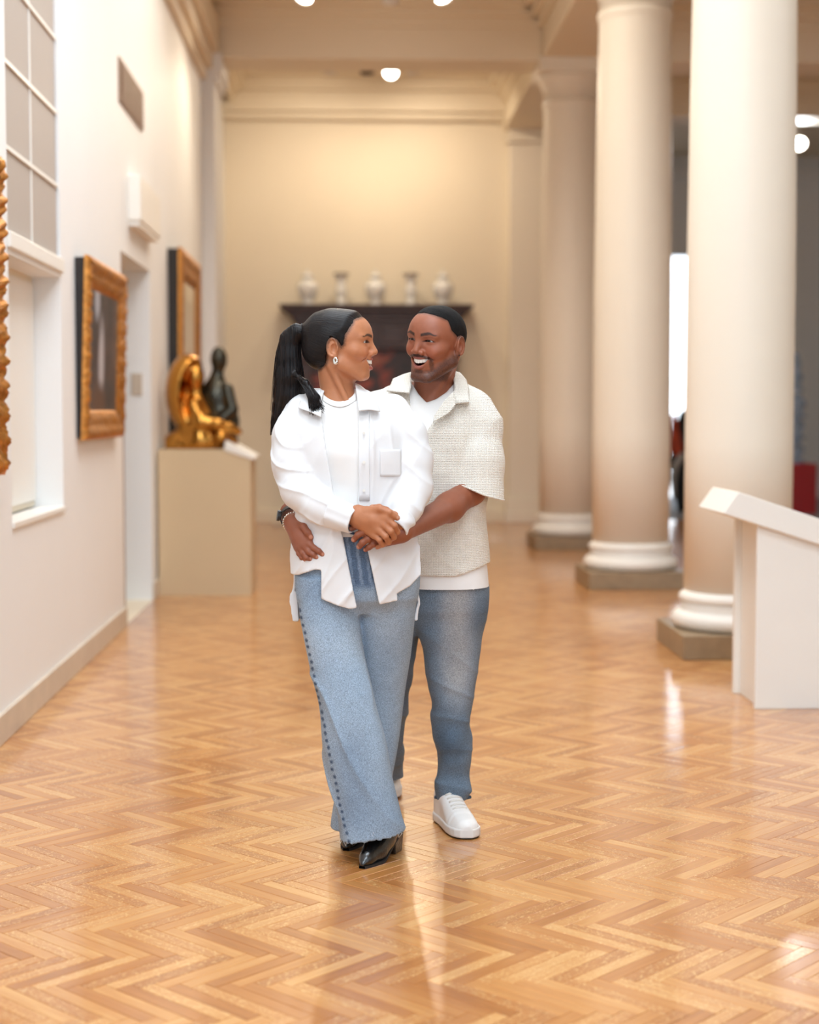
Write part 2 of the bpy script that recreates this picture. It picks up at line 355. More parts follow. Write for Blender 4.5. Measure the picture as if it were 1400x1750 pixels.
# columns
shaft = [(0.305, 0.34), (0.307, 1.2), (0.304, 2.4), (0.292, 3.6), (0.280, 4.40), (0.284, 4.43), (0.296, 4.45), (0.296, 4.48), (0.282, 4.50)]
def ring(r, z0, z1, k=8, bulge=1.0):
    h = (z1-z0)/2; return [(r + bulge*h*math.sin(math.pi*t/k), z0 + h*(1-math.cos(math.pi*t/k))) for t in range(k+1)]
basep = [(0.33, 0.13)] + ring(0.325, 0.135, 0.235) + [(0.325, 0.24), (0.318, 0.262), (0.322, 0.285)] + ring(0.314, 0.285, 0.335, 6, 0.8) + [(0.306, 0.35)]
capp = [(0.282, 4.49), (0.282, 4.60), (0.30, 4.61), (0.30, 4.63), (0.315, 4.66), (0.345, 4.70), (0.36, 4.74)]
cl = ['cream round column beside the slanted white display stand', 'cream round column between the pale lit column and the column farthest back', 'cream round column closest to the far wall with fireplace']
for i, y in enumerate((9.03, 12.52, 16.10)):
    e = empty('column', (2.232, y, 0)); tagp(e, cl[i], 'column', 'columns of the colonnade', 'structure')
    MB().box(-0.39+2.232, 0.39+2.232, y-0.39, y+0.39, 0, 0.135).build('plinth', M['stone'], e, bevel=0.006)
    MB().lathe(2.232, y, basep, 56).build('base', M['whitepaint'], e, smooth=True)
    MB().lathe(2.232, y, shaft, 56).build('shaft', M['column'], e, smooth=True)
    k = MB().lathe(2.232, y, capp, 56); k.build('capital', M['column'], e, smooth=True)
    MB().box(2.232-0.37, 2.232+0.37, y-0.37, y+0.37, 4.735, 4.88).build('abacus', M['column'], e, bevel=0.012)
# ------------------------------------------------------------------ track lamps
M['lampwhite'] = mat('lamp_white', srgb(236, 232, 226), 0.4, 0.02, 5)
M['lampdark'] = mat('lamp_dark', srgb(50, 38, 28), 0.5, 0.05, 5)
M['lens'] = emit('lamp_lens', (1.0, 0.93, 0.82, 1), 16)
M['lensoff'] = mat('lamp_lens_off', srgb(120, 110, 100), 0.3, 0.02, 5)
def track_lamp(p, aim, label, on, power=0, dark=False, col=(1, 0.84, 0.64), size=0.085, spot=110):
    p = np.array(p, float); d = np.array(aim, float)-p; d /= np.linalg.norm(d)
    e = empty('track_lamp', tuple(p)); tagp(e, label, 'lamp', 'ceiling track lamps')
    body = M['lampdark'] if dark else M['lampwhite']
    a = np.cross(d, [0, 0, 1.0]); a /= np.linalg.norm(a)+1e-9; b = np.cross(a, d)
    prof = [(-0.16, 0.02), (-0.155, size*0.55), (-0.06, size*0.7), (0.0, size), (0.02, size), (0.02, size*0.9), (0.0, size*0.88)]
    n = 24; vs = []; fs = []
    for t, r in prof:
        for k in range(n): w = 2*math.pi*k/n; vs.append(p+d*t+r*(math.cos(w)*a+math.sin(w)*b))
    for i in range(len(prof)-1):
        for k in range(n): fs.append((i*n+k, i*n+(k+1) % n, (i+1)*n+(k+1) % n, (i+1)*n+k))
    fs.append(tuple(range(n-1, -1, -1))); mobj('housing', vs, fs, body, e, True)
    vs = [p+d*0.006+size*0.89*(math.cos(2*math.pi*k/n)*a+math.sin(2*math.pi*k/n)*b) for k in range(n)]
    mobj('lens', vs, [tuple(range(n))], M['lens'] if on else M['lensoff'], e)
    q = p-d*0.08; MB().tube([q, (q[0], q[1], 5.44)], 0.014, 8).build('stem', body, e, True)
    MB().box(q[0]-0.05, q[0]+0.05, q[1]-0.05, q[1]+0.05, 5.43, 5.452).build('ceiling_plate', body, e)
    if power:
        l = bpy.data.lights.new('lamp_light', 'SPOT'); l.energy = power; l.color = col; l.spot_size = math.radians(spot); l.spot_blend = 1.0; l.shadow_soft_size = size
        o = bpy.data.objects.new('lamp_light', l); COL.objects.link(o); o.parent = e; o.location = tuple(d*0.05)
        o.rotation_euler = Vector(d).to_track_quat('-Z', 'Y').to_euler()
track_lamp(PY(668, 123, 17.9), (0.1, 12.0, 1.2), 'lit white track lamp by the dark lamp in the bay before the fireplace wall', True, 180)
track_lamp(PY(563, 120, 18.1), (-0.7, 19.8, 2.4), 'white track lamp turned to the fireplace wall, beside the small dark lamp', True, 80, spot=160)
track_lamp(PY(628, 122, 18.3), (0.4, 19.8, 2.4), 'small dark unlit track lamp before the fireplace wall', False, 0, True)
track_lamp(PY(707, 122, 18.3), (1.4, 19.8, 2.4), 'white track lamp turned to the fireplace wall, beside the bright lit lamp', True, 80, spot=160)
track_lamp(PY(520, -6, 14.6), (-1.4, 13.0, 1.8), 'lit track lamp in front of the ceiling beam, turned to the paintings', True, 130)
track_lamp(PY(668, -2, 14.5), (0.4, 19.0, 0.6), 'white track lamp between two bright ones in front of the ceiling beam', True, 150, spot=56)
track_lamp(PY(758, -6, 14.6), (2.2, 13.0, 1.5), 'lit track lamp in front of the ceiling beam, turned to the columns', True, 130)
track_lamp(PY(1366, 245, 20.9), (4.8, 14.0, 0.5), 'lit white track lamp in the gallery beyond the columns', True, 150, False, (0.95, 0.97, 1), 0.10, spot=160)

# ------------------------------------------------------------------ fireplace with vases
fp = empty('fireplace', (0.32, 19.6, 0)); tagp(fp, 'tall dark carved wood fireplace with a wide shelf on the far wall', 'fireplace')
b = MB(); b.box(-0.87, 1.50, 19.34, 19.852, 2.655, 2.695); b.box(-0.84, 1.47, 19.37, 19.852, 2.615, 2.656); b.box(-0.78, 1.41, 19.43, 19.852, 2.565, 2.616); b.box(-0.72, 1.35, 19.48, 19.852, 2.50, 2.566)
b.build('mantel_shelf', M['darkwood'], fp, bevel=0.008)
MB().box(-0.68, 1.31, 19.54, 19.852, 2.16, 2.51).build('frieze', M['darkwood'], fp, bevel=0.008)
for k in range(6):
    x = -0.60+k*0.325; MB().box(x, x+0.27, 19.515, 19.545, 2.22, 2.45).build('frieze_panel', M['darkwood'], fp, bevel=0.012)
for x in (-0.70, 1.08):
    b = MB(); b.box(x, x+0.25, 19.50, 19.852, 0, 0.22); b.box(x+0.03, x+0.22, 19.54, 19.852, 0.22, 2.0); b.box(x, x+0.25, 19.50, 19.852, 2.0, 2.17)
    b.build('jamb', M['darkwood'], fp, bevel=0.01)
def overmantel_mat():
    m, nt, b = new_mat('overmantel_painting'); N = nt.nodes; L = nt.links
    tc = N.new('ShaderNodeTexCoord'); nz = N.new('ShaderNodeTexNoise'); nz.inputs['Scale'].default_value = 4.2; nz.inputs['Detail'].default_value = 3; nz.inputs['Distortion'].default_value = 0.8
    L.new(tc.outputs['Object'], nz.inputs['Vector']); r = N.new('ShaderNodeValToRGB'); cr = r.color_ramp
    cr.elements[0].position = 0.30; cr.elements[0].color = srgb(26, 18, 16); cr.elements[1].position = 0.80; cr.elements[1].color = srgb(190, 150, 110)
    e = cr.elements.new(0.50); e.color = srgb(60, 32, 28); e = cr.elements.new(0.62); e.color = srgb(150, 58, 38)
    L.new(nz.outputs['Fac'], r.inputs[0]); L.new(r.outputs[0], b.inputs['Base Color']); b.inputs['Roughness'].default_value = 0.4
    return m
M['overmantel'] = overmantel_mat()
MB().box(-0.48, 1.11, 19.70, 19.852, 1.30, 2.17).build('painted_panel', M['overmantel'], fp)
MB().box(-0.48, 1.11, 19.62, 19.852, 1.16, 1.31).build('lower_rail', M['darkwood'], fp, bevel=0.01)
MB().box(-0.48, 1.11, 19.80, 19.851, 0.0, 1.17).build('firebox_back', M['black'], fp)
MB().box(-0.95, 1.58, 19.10, 19.80, 0.0, 0.045).build('hearth', M['skirt'], fp, bevel=0.005)
jar = [(0.075, 0), (0.08, 0.012), (0.062, 0.03), (0.085, 0.08), (0.12, 0.16), (0.132, 0.215), (0.12, 0.265), (0.075, 0.30), (0.055, 0.315), (0.055, 0.335), (0.082, 0.34), (0.075, 0.36), (0.035, 0.385), (0.014, 0.395), (0.022, 0.41), (0.012, 0.43), (0.002, 0.435)]
beaker = [(0.07, 0), (0.075, 0.015), (0.055, 0.06), (0.05, 0.11), (0.066, 0.15), (0.07, 0.185), (0.056, 0.225), (0.055, 0.29), (0.07, 0.34), (0.095, 0.375), (0.098, 0.385), (0.09, 0.385), (0.06, 0.34)]
M['rim'] = mat('dark_rim_glaze', srgb(96, 84, 66), 0.3, 0.1, 10)
vl = {526: 'white lidded porcelain jar at the end of the mantel shelf above the black ponytail', 583: 'flared dark-rimmed white vase next to the jar above the ponytail', 642: 'white lidded porcelain jar in the middle of the five on the mantel shelf',
      702: 'flared white porcelain vase with dark rim just above the person in cream waffle shirt', 757: 'white lidded porcelain jar at the shelf end above the person in cream waffle shirt'}
for px, lab in vl.items():
    p = PY(px, 517, 19.58); e = empty('porcelain_vase', (p[0], 19.58, 2.695)); tagp(e, lab, 'vase', 'porcelain vases on the mantel shelf')
    if px in (583, 702):
        MB().lathe(p[0], 19.58, beaker, 32, 2.694).build('body', M['porcelain'], e, True)
        MB().lathe(p[0], 19.58, [(0.097, 0.372), (0.101, 0.376), (0.101, 0.388), (0.092, 0.389), (0.088, 0.376)], 32, 2.694).build('rim', M['rim'], e, True)
    else:
        MB().lathe(p[0], 19.58, jar[:10], 32, 2.694).build('body', M['porcelain'], e, True)
        MB().lathe(p[0], 19.58, [(0.05, 0.333)]+jar[10:], 32, 2.694).build('lid', M['porcelain'], e, True)

# ------------------------------------------------------------------ paintings on the left wall
def painting_mat(name, base, blobs, scale=3.0):
    m, nt, b = new_mat(name); N = nt.nodes; L = nt.links
    tc = N.new('ShaderNodeTexCoord'); nz = N.new('ShaderNodeTexNoise'); nz.inputs['Scale'].default_value = scale; nz.inputs['Detail'].default_value = 5
    L.new(tc.outputs['Object'], nz.inputs['Vector']); r = N.new('ShaderNodeValToRGB'); r.color_ramp.elements[0].position = 0.35; r.color_ramp.elements[1].position = 0.7
    r.color_ramp.elements[0].color = base[0]; r.color_ramp.elements[1].color = base[1]; L.new(nz.outputs['Fac'], r.inputs[0]); cur = r.outputs[0]
    for (y, z, ry, rz, col) in blobs:
        mp = N.new('ShaderNodeMapping'); mp.vector_type = 'POINT'; mp.inputs['Location'].default_value = (0, -y/ry, -z/rz); mp.inputs['Scale'].default_value = (0, 1/ry, 1/rz)
        L.new(tc.outputs['Object'], mp.inputs[0]); ln = N.new('ShaderNodeVectorMath'); ln.operation = 'LENGTH'; L.new(mp.outputs[0], ln.inputs[0])
        ad = N.new('ShaderNodeMath'); ad.operation = 'ADD'; L.new(ln.outputs['Value'], ad.inputs[0])
        ns = N.new('ShaderNodeMath'); ns.operation = 'MULTIPLY'; ns.inputs[1].default_value = 0.8; L.new(nz.outputs['Fac'], ns.inputs[0]); L.new(ns.outputs[0], ad.inputs[1])
        mr = N.new('ShaderNodeMapRange'); mr.inputs['From Min'].default_value = 1.7; mr.inputs['From Max'].default_value = 1.0; L.new(ad.outputs[0], mr.inputs['Value'])
        mx = N.new('ShaderNodeMix'); mx.data_type = 'RGBA'; L.new(mr.outputs[0], mx.inputs[0]); L.new(cur, mx.inputs[6]); mx.inputs[7].default_value = col; cur = mx.outputs[2]
    L.new(cur, b.inputs['Base Color']); b.inputs['Roughness'].default_value = 0.35; b.inputs['Coat Weight'].default_value = 0.2
    return m
def framed(name, label, y0, y1, z0, z1, prot_b, prot_t, fwid, canvas, carve=0.012, edge=0.0, moulds=3):
    "a frame on the left wall, its face leaning prot_b (foot) to prot_t (head) from the wall; local y along the wall, z up"
    e = empty(name, (WL+0.002, y0, z0)); tagp(e, label, 'painting')
    Hh = z1-z0; Ww = y1-y0; fx = lambda z: prot_b+(prot_t-prot_b)*z/Hh
    MB().add([(0.001, 0.02, 0.01), (fx(0)-0.012, 0.02, 0.01), (fx(Hh)-0.012, 0.02, Hh-0.01), (0.001, 0.02, Hh-0.01), (0.001, Ww-0.02, 0.01), (fx(0)-0.012, Ww-0.02, 0.01), (fx(Hh)-0.012, Ww-0.02, Hh-0.01), (0.001, Ww-0.02, Hh-0.01)],
             [(0, 1, 2, 3), (7, 6, 5, 4), (0, 4, 5, 1), (2, 6, 7, 3), (1, 5, 6, 2), (0, 3, 7, 4)]).build('backing', M['darkback'], e).matrix_parent_inverse = Matrix()
    # four carved members: dense strips with ornament relief
    rng = np.random.RandomState(int(y0*10))
    def member(a0, a1, inner0, inner1, horizontal, flip):
        nu = max(8, int(abs(a1-a0)/0.012)); prof = [(0, 0.0), (0.0, 0.020), (0.10, 0.034), (0.25, 0.040), (0.40, 0.026), (0.55, 0.020), (0.72, 0.024), (0.85, 0.012), (1.0, 0.004), (1.0, -0.01)]
        vs = []; fs = []; m = len(prof)
        for i in range(nu+1):
            s = i/nu
            for (t, hgt) in prof:
                lo = a0 + (a1-a0)*s; li = inner0+(inner1-inner0)*s
                along = lo*(1-t)+li*t; across = t*fwid
                orn = carve*(0.6*math.sin(along*60)+0.6*math.sin(along*137+1.3+t*9)) if 0.05 < t < 0.9 else 0
                wob = edge*(0.5+0.5*math.sin(along*23))*(0.6+0.4*math.sin(along*61)) if t <= 0.001 else 0
                if horizontal: y, z = along, (across-wob if not flip else Hh-across+wob)
                else: y, z = (across-wob if not flip else Ww-across+wob), along
                vs.append((fx(z)-0.012+hgt+orn*0.5, y, z))
        for i in range(nu):
            for k in range(m-1):
                q = (i*m+k, i*m+k+1, (i+1)*m+k+1, (i+1)*m+k); fs.append(q if horizontal != flip else q[::-1])
        o = mobj('frame_member', vs, fs, M['gold'], e, True, keep=True)
    member(0, Ww, fwid, Ww-fwid, True, False); member(0, Ww, fwid, Ww-fwid, True, True)
    member(0, Hh, fwid, Hh-fwid, False, False); member(0, Hh, fwid, Hh-fwid, False, True)
    a, c = fwid-0.01, Hh-fwid+0.01
    mobj('canvas', [(fx(a)-0.009, fwid-0.01, a), (fx(a)-0.009, Ww-fwid+0.01, a), (fx(c)-0.009, Ww-fwid+0.01, c), (fx(c)-0.009, fwid-0.01, c)], [(0, 1, 2, 3)], canvas, e, keep=True)
    return e
pA = painting_mat('dark_portrait', (srgb(40, 32, 30), srgb(92, 74, 66)), [(0.62, 0.42, 0.10, 0.24, srgb(196, 192, 196)), (0.45, 0.76, 0.09, 0.10, srgb(176, 178, 188)), (0.55, 0.22, 0.22, 0.10, srgb(96, 62, 40))])
framed('painting', 'dark portrait painting in a carved gilt frame hung between niche and doorway', 8.46, 9.84, 1.226, 2.205, 0.035, 0.065, 0.16, pA)
pB = painting_mat('glare_painting', (srgb(206, 186, 150), srgb(240, 226, 200)), [(0.8, 0.8, 0.4, 0.4, srgb(232, 220, 200))], 2.0)  # pale beige canvas tones are glare put into the colour
framed('painting', 'painting with glare coloured pale onto its canvas in a wide gold frame on the wall behind the bronze sculpture', 12.72, 14.28, 1.09, 2.69, 0.085, 0.10, 0.24, pB, 0.003)
pC = painting_mat('brown_painting', (srgb(60, 44, 34), srgb(120, 90, 60)), [(0.6, 0.6, 0.2, 0.3, srgb(170, 140, 110))])
framed('painting', 'brown painting in a heavily carved gold frame before the wall niche', 5.10, 6.45, 1.13, 2.385, 0.05, 0.055, 0.17, pC, 0.03, 0.035)
# vent, door sign, switch plate
e = empty('wall_vent', (WL, 10.7, 3.47)); tagp(e, 'brown metal air vent high on the white wall', 'vent')
MB().box(WL-0.001, WL+0.012, 10.15, 11.26, 3.335, 3.61).build('vent_frame', M['brown'], e)
for k in range(9): MB().box(WL+0.012, WL+0.022, 10.18, 11.23, 3.35+k*0.028, 3.362+k*0.028).build('slat', M['brown'], e)
e = empty('door_sign', (WL, 11.05, 2.62)); tagp(e, 'white box sign mounted above the doorway', 'sign')
MB().box(WL-0.001, WL+0.085, 10.52, 11.60, 2.63, 2.93).build('sign_box', M['whitepaint'], e, bevel=0.01)
MB().box(WL-0.001, WL+0.075, 10.54, 11.58, 2.60, 2.632).build('sign_underside', M['whitepaint'], e)
e = MB().box(WL-0.14, WL-0.06, 11.608, 11.622, 1.50, 1.66).build('switch_plate', M['skirt'], bevel=0.004); tagp(e, 'small beige switch plate inside the doorway jamb', 'switch')

# ------------------------------------------------------------------ slanted display stand at the right
ds = empty('display_stand', (2.3, 7.4, 0)); tagp(ds, 'white slanted display stand with overhanging top beside the column', 'stand')
X0, X1 = 1.868, 2.75; zt = lambda x: 0.905-0.33*(x-1.75)
def panel(y0, y1, xa, xb, name, m):
    MB().add([(xa, y0, 0), (xb, y0, 0), (xb, y0, zt(xb)), (xa, y0, zt(xa)), (xa, y1, 0), (xb, y1, 0), (xb, y1, zt(xb)), (xa, y1, zt(xa))],
             [(0, 1, 2, 3), (7, 6, 5, 4), (0, 4, 5, 1), (1, 5, 6, 2), (2, 6, 7, 3), (3, 7, 4, 0)]).build(name, m, ds, bevel=0.003)
panel(7.19, 7.222, X0, X1, 'end_panel', M['whitepaint']); panel(7.60, 7.632, X0, X1, 'end_panel', M['whitepaint']); panel(7.222, 7.60, X0+0.03, X1-0.02, 'inner_body', M['whitepaint'])
c = MB(); xa, xb, ya, yb = 1.72, 2.82, 7.15, 7.67; th = 0.115
zc = lambda x: zt(x)-0.003
c.add([(xa-0.02, ya, zc(xa)), (xb, ya, zc(xb)), (xb, ya, zc(xb)+th), (xa+0.05, ya, zc(xa+0.05)+th), (xa-0.02, yb, zc(xa)), (xb, yb, zc(xb)), (xb, yb, zc(xb)+th), (xa+0.05, yb, zc(xa+0.05)+th)],
      [(0, 1, 2, 3), (7, 6, 5, 4), (0, 4, 5, 1), (1, 5, 6, 2), (2, 6, 7, 3), (3, 7, 4, 0)])
c.build('slanted_top', M['whitepaint'], ds, bevel=0.004)

# ------------------------------------------------------------------ gallery beyond: red plinth, porcelain pagoda, dark draped figure
e = MB().box(5.80, 6.29, 21.1, 21.6, 0.0, 0.69).build('red_plinth', M['red'], bevel=0.008); tagp(e, 'glossy red square plinth in the gallery beyond the columns', 'plinth')
pg = empty('porcelain_pagoda', (6.04, 21.35, 0.69)); tagp(pg, 'tiered blue and white porcelain tower standing on the red plinth', 'vase')
prof = [(0.14, 0), (0.15, 0.02), (0.09, 0.07), (0.13, 0.16), (0.13, 0.22), (0.08, 0.27), (0.09, 0.33)]
tiers = [(0.0, 1.0), (0.33, 1.0), (0.62, 1.15), (0.98, 0.8), (1.16, 0.55)]
for z, s in tiers: MB().lathe(6.04, 21.35, [(r*s, h) for r, h in prof], 24, 0.69+z).build('tier', M['bluepor'], pg, True)
MB().lathe(6.04, 21.35, [(0.05, 0), (0.03, 0.04), (0.035, 0.07), (0.004, 0.10)], 16, 0.69+1.34-0.01).build('finial', M['black'], pg, True)

# ------------------------------------------------------------------ pedestal by the left wall
pd = empty('pedestal', (-1.1, 12.15, 0)); tagp(pd, 'tan box pedestal against the white wall carrying the bronze sculpture', 'pedestal')
MB().add([(-1.445, 11.87, 0.0), (-0.752, 11.87, 0.0), (-0.752, 11.87, 1.03), (-0.93, 11.87, 1.098), (-1.445, 11.87, 1.098), (-1.445, 12.45, 0.0), (-0.752, 12.45, 0.0), (-0.752, 12.45, 1.03), (-0.93, 12.45, 1.098), (-1.445, 12.45, 1.098)],
         [(0, 1, 2, 3, 4), (9, 8, 7, 6, 5), (0, 5, 6, 1), (1, 6, 7, 2), (2, 7, 8, 3), (3, 8, 9, 4), (4, 9, 5, 0)]).build('body', M['tanpaint'], pd)
MB().add([(-0.95, 11.86, 1.092), (-0.72, 11.86, 1.018), (-0.72, 11.86, 1.045), (-0.94, 11.86, 1.165), (-0.95, 12.46, 1.092), (-0.72, 12.46, 1.018), (-0.72, 12.46, 1.045), (-0.94, 12.46, 1.165)],
         [(0, 1, 2, 3), (7, 6, 5, 4), (0, 4, 5, 1), (1, 5, 6, 2), (2, 6, 7, 3), (3, 7, 4, 0)]).build('sloped_cap', M['whitepaint'], pd, bevel=0.004)
# ------------------------------------------------------------------ signed-distance modelling (numpy) -> one smooth surface
def su(a, b, k):
    h = np.clip(0.5+0.5*(b-a)/k, 0, 1); return b*(1-h)+a*h-k*h*(1-h)
def ssub(a, b, k):      # a minus b
    return -su(-a, b, k)
def ell(P, c, r, R=None):
    q = P-np.asarray(c, np.float32)
    if R is not None: q = q@np.asarray(R, np.float32)
    r = np.asarray(r, np.float32); k0 = np.linalg.norm(q/r, axis=1); k1 = np.linalg.norm(q/(r*r), axis=1)+1e-9
    return k0*(k0-1)/k1
def cone(P, a, b, ra, rb):
    a = np.asarray(a, np.float32); b = np.asarray(b, np.float32); ab = b-a
    t = np.clip((P-a)@ab/(ab@ab+1e-12), 0, 1); return np.linalg.norm(P-a-t[:, None]*ab, axis=1)-(ra+(rb-ra)*t)
def chain(P, pts, rad, k=0.01):
    d = None
    for i in range(len(pts)-1):
        e = cone(P, pts[i], pts[i+1], rad[i], rad[i+1]); d = e if d is None else su(d, e, k)
    return d
def poly2(u, v, pts):
    "signed distance to a polygon in 2-D (negative inside)"
    pts = np.asarray(pts, np.float32); n = len(pts); d = np.full(u.shape, 1e9, np.float32); s = np.zeros(u.shape, bool)
    for i in range(n):
        a = pts[i]; b = pts[(i+1) % n]; e = b-a; wu, wv = u-a[0], v-a[1]
        t = np.clip((wu*e[0]+wv*e[1])/(e@e+1e-12), 0, 1); d = np.minimum(d, (wu-t*e[0])**2+(wv-t*e[1])**2)
        c = ((a[1] > v) != (b[1] > v)) & (u < (b[0]-a[0])*(v-a[1])/((b[1]-a[1]) if b[1] != a[1] else 1e-9)+a[0]); s ^= c
    d = np.sqrt(d); return np.where(s, -d, d)
def vnoise(P):
    "value noise in -1..1"
    i = np.floor(P).astype(np.int64); f = (P-i).astype(np.float32); f = f*f*(3-2*f)
    def h(x, y, z):
        n = (x*374761393+y*668265263+z*2147483647+12345) & 0xffffffff; n = ((n ^ (n >> 13))*1274126177) & 0xffffffff
        return ((n ^ (n >> 16)) & 0xffff).astype(np.float32)/32767.5-1
    r = 0
    for dx in (0, 1):
        for dy in (0, 1):
            for dz in (0, 1):
                w = (f[:, 0] if dx else 1-f[:, 0])*(f[:, 1] if dy else 1-f[:, 1])*(f[:, 2] if dz else 1-f[:, 2])
                r = r+w*h(i[:, 0]+dx, i[:, 1]+dy, i[:, 2]+dz)
    return r
class Stack:
    "body of stacked ellipses, read off the photo: rows (pixel y, pixel x left, pixel x right, depth, half depth)"
    def __init__(s, rows, e=2.3):
        rows = sorted(rows, key=lambda r: -r[0]); z = []; c = []; a = []; y = []; b = []
        for py, xl, xr, yc, hb in rows:
            p = PY(xl, py, yc); q = PY(xr, py, yc); z.append(0.5*(p[2]+q[2])); c.append(0.5*(p[0]+q[0])); a.append(0.5*(q[0]-p[0])); y.append(yc); b.append(hb)
        s.z = np.array(z); s.zmin, s.zmax = s.z[0], s.z[-1]
        zi = np.linspace(s.zmin, s.zmax, 160); sm = lambda v: np.convolve(np.pad(np.interp(zi, s.z, v), 4, mode='edge'), np.ones(9)/9, 'valid')
        s.zi = zi; s.c, s.a, s.y, s.b = sm(c), sm(a), sm(y), sm(b); s.e = e
    def at(s, P):
        z = P[:, 2]; f = lambda v: np.interp(z, s.zi, v).astype(np.float32); return f(s.c), f(s.a), f(s.y), f(s.b)
    def __call__(s, P, grow=0.0, disp=None, cap=True):
        c, a, y, b = s.at(P); a = a+grow; b = b+grow
        u = np.abs(P[:, 0]-c)/a; v = np.abs(P[:, 1]-y)/b
        d = ((u**s.e+v**s.e+1e-9)**(1/s.e)-1)*np.minimum(a, b)
        if disp is not None: d = d-disp
        if cap: d = np.maximum(d, np.maximum(s.zmin-P[:, 2], P[:, 2]-s.zmax))
        return d
def nets(f, lo, hi, h, B=8):
    lo = np.array(lo, np.float32); n = np.ceil((np.array(hi)-lo)/h/B).astype(int); n = np.maximum(n, 1); N3 = n*B
    g = np.stack(np.meshgrid(*[np.arange(k) for k in n], indexing='ij'), -1).reshape(-1, 3)
    cen = lo+(g*B+(B-1)/2)*h; dc = f(cen.astype(np.float32))
    D = np.repeat(np.repeat(np.repeat(np.where(dc > 0, 1.0, -1.0).astype(np.float32).reshape(n), B, 0), B, 1), B, 2)
    act = g[np.abs(dc) < B*h*1.35]
    loc = np.stack(np.meshgrid(*[np.arange(B)]*3, indexing='ij'), -1).reshape(-1, 3)
    for s in range(0, len(act), 400):
        bl = act[s:s+400]; idx = (bl[:, None, :]*B+loc[None]).reshape(-1, 3)
        D[idx[:, 0], idx[:, 1], idx[:, 2]] = f((lo+idx*h).astype(np.float32))
    S = D < 0
    cs = [(a, b, c) for a in (0, 1) for b in (0, 1) for c in (0, 1)]
    cnt = sum(S[a:N3[0]-1+a, b:N3[1]-1+b, c:N3[2]-1+c].astype(np.int8) for a, b, c in cs)
    cell = np.argwhere((cnt > 0) & (cnt < 8))
    vid = np.full(tuple(N3-1), -1, np.int64); vid[cell[:, 0], cell[:, 1], cell[:, 2]] = np.arange(len(cell))
    acc = np.zeros((len(cell), 3), np.float32); num = np.zeros(len(cell), np.float32)
    for a in cs:
        for k in range(3):
            if a[k] == 1: continue
            b = list(a); b[k] = 1
            da = D[cell[:, 0]+a[0], cell[:, 1]+a[1], cell[:, 2]+a[2]]; db = D[cell[:, 0]+b[0], cell[:, 1]+b[1], cell[:, 2]+b[2]]
            m = (da < 0) != (db < 0); t = np.where(m, da/(da-db+1e-12), 0); p = np.array(a, np.float32)[None].repeat(len(cell), 0); p[:, k] = t
            acc += np.where(m[:, None], p, 0); num += m
    verts = lo+(cell+acc/np.maximum(num, 1)[:, None])*h
    faces = []
    for k in range(3):
        u, v = (k+1) % 3, (k+2) % 3
        A = [slice(None)]*3; Bs = [slice(None)]*3; A[k] = slice(0, -1); Bs[k] = slice(1, None)
        e = np.argwhere(S[tuple(A)] != S[tuple(Bs)]); e = e[(e[:, u] > 0) & (e[:, v] > 0) & (e[:, u] < N3[u]-1) & (e[:, v] < N3[v]-1)]
        q = []
        for du, dv in ((1, 1), (0, 1), (0, 0), (1, 0)):
            w = e.copy(); w[:, u] -= du; w[:, v] -= dv; q.append(vid[w[:, 0], w[:, 1], w[:, 2]])
        q = np.stack(q, 1); flip = ~S[e[:, 0], e[:, 1], e[:, 2]]; q[flip] = q[flip][:, ::-1]; faces.append(q[(q >= 0).all(1)])
    return verts, np.concatenate(faces)
def fast_mesh(name, V, Fq, material, parent=None, col=None, extra=None, smooth=True):
    "quads (n,4) -> object; col (n,3 or 4) linear colours on points"
    me = bpy.data.meshes.new(name); V = np.asarray(V, np.float32); Fq = np.asarray(Fq, np.int32)
    me.vertices.add(len(V)); me.vertices.foreach_set('co', V.ravel()); me.loops.add(Fq.size); me.loops.foreach_set('vertex_index', Fq.ravel())
    me.polygons.add(len(Fq)); me.polygons.foreach_set('loop_start', np.arange(0, Fq.size, 4, dtype=np.int32))
    me.update(calc_edges=True)
    if smooth: me.polygons.foreach_set('use_smooth', np.ones(len(Fq), bool))
    if col is not None:
        c = np.ones((len(V), 4), np.float32); c[:, :3] = np.asarray(col)[:, :3]
        a = me.attributes.new('Col', 'FLOAT_COLOR', 'POINT'); a.data.foreach_set('color', c.ravel())
    for k, v in (extra or {}).items():
        a = me.attributes.new(k, 'FLOAT', 'POINT'); a.data.foreach_set('value', np.asarray(v, np.float32))
    if material: me.materials.append(material)
    o = bpy.data.objects.new(name, me); COL.objects.link(o)
    if parent: o.parent = parent; o.matrix_parent_inverse = Matrix.Translation(world_loc(parent)).inverted()
    return o
def lin(*c): return np.array(srgb(*c)[:3], np.float32)
def mixc(a, b, t): t = np.clip(t, 0, 1)[:, None]; return a*(1-t)+b*t
def sstep(e0, e1, x): t = np.clip((x-e0)/(e1-e0), 0, 1); return t*t*(3-2*t)

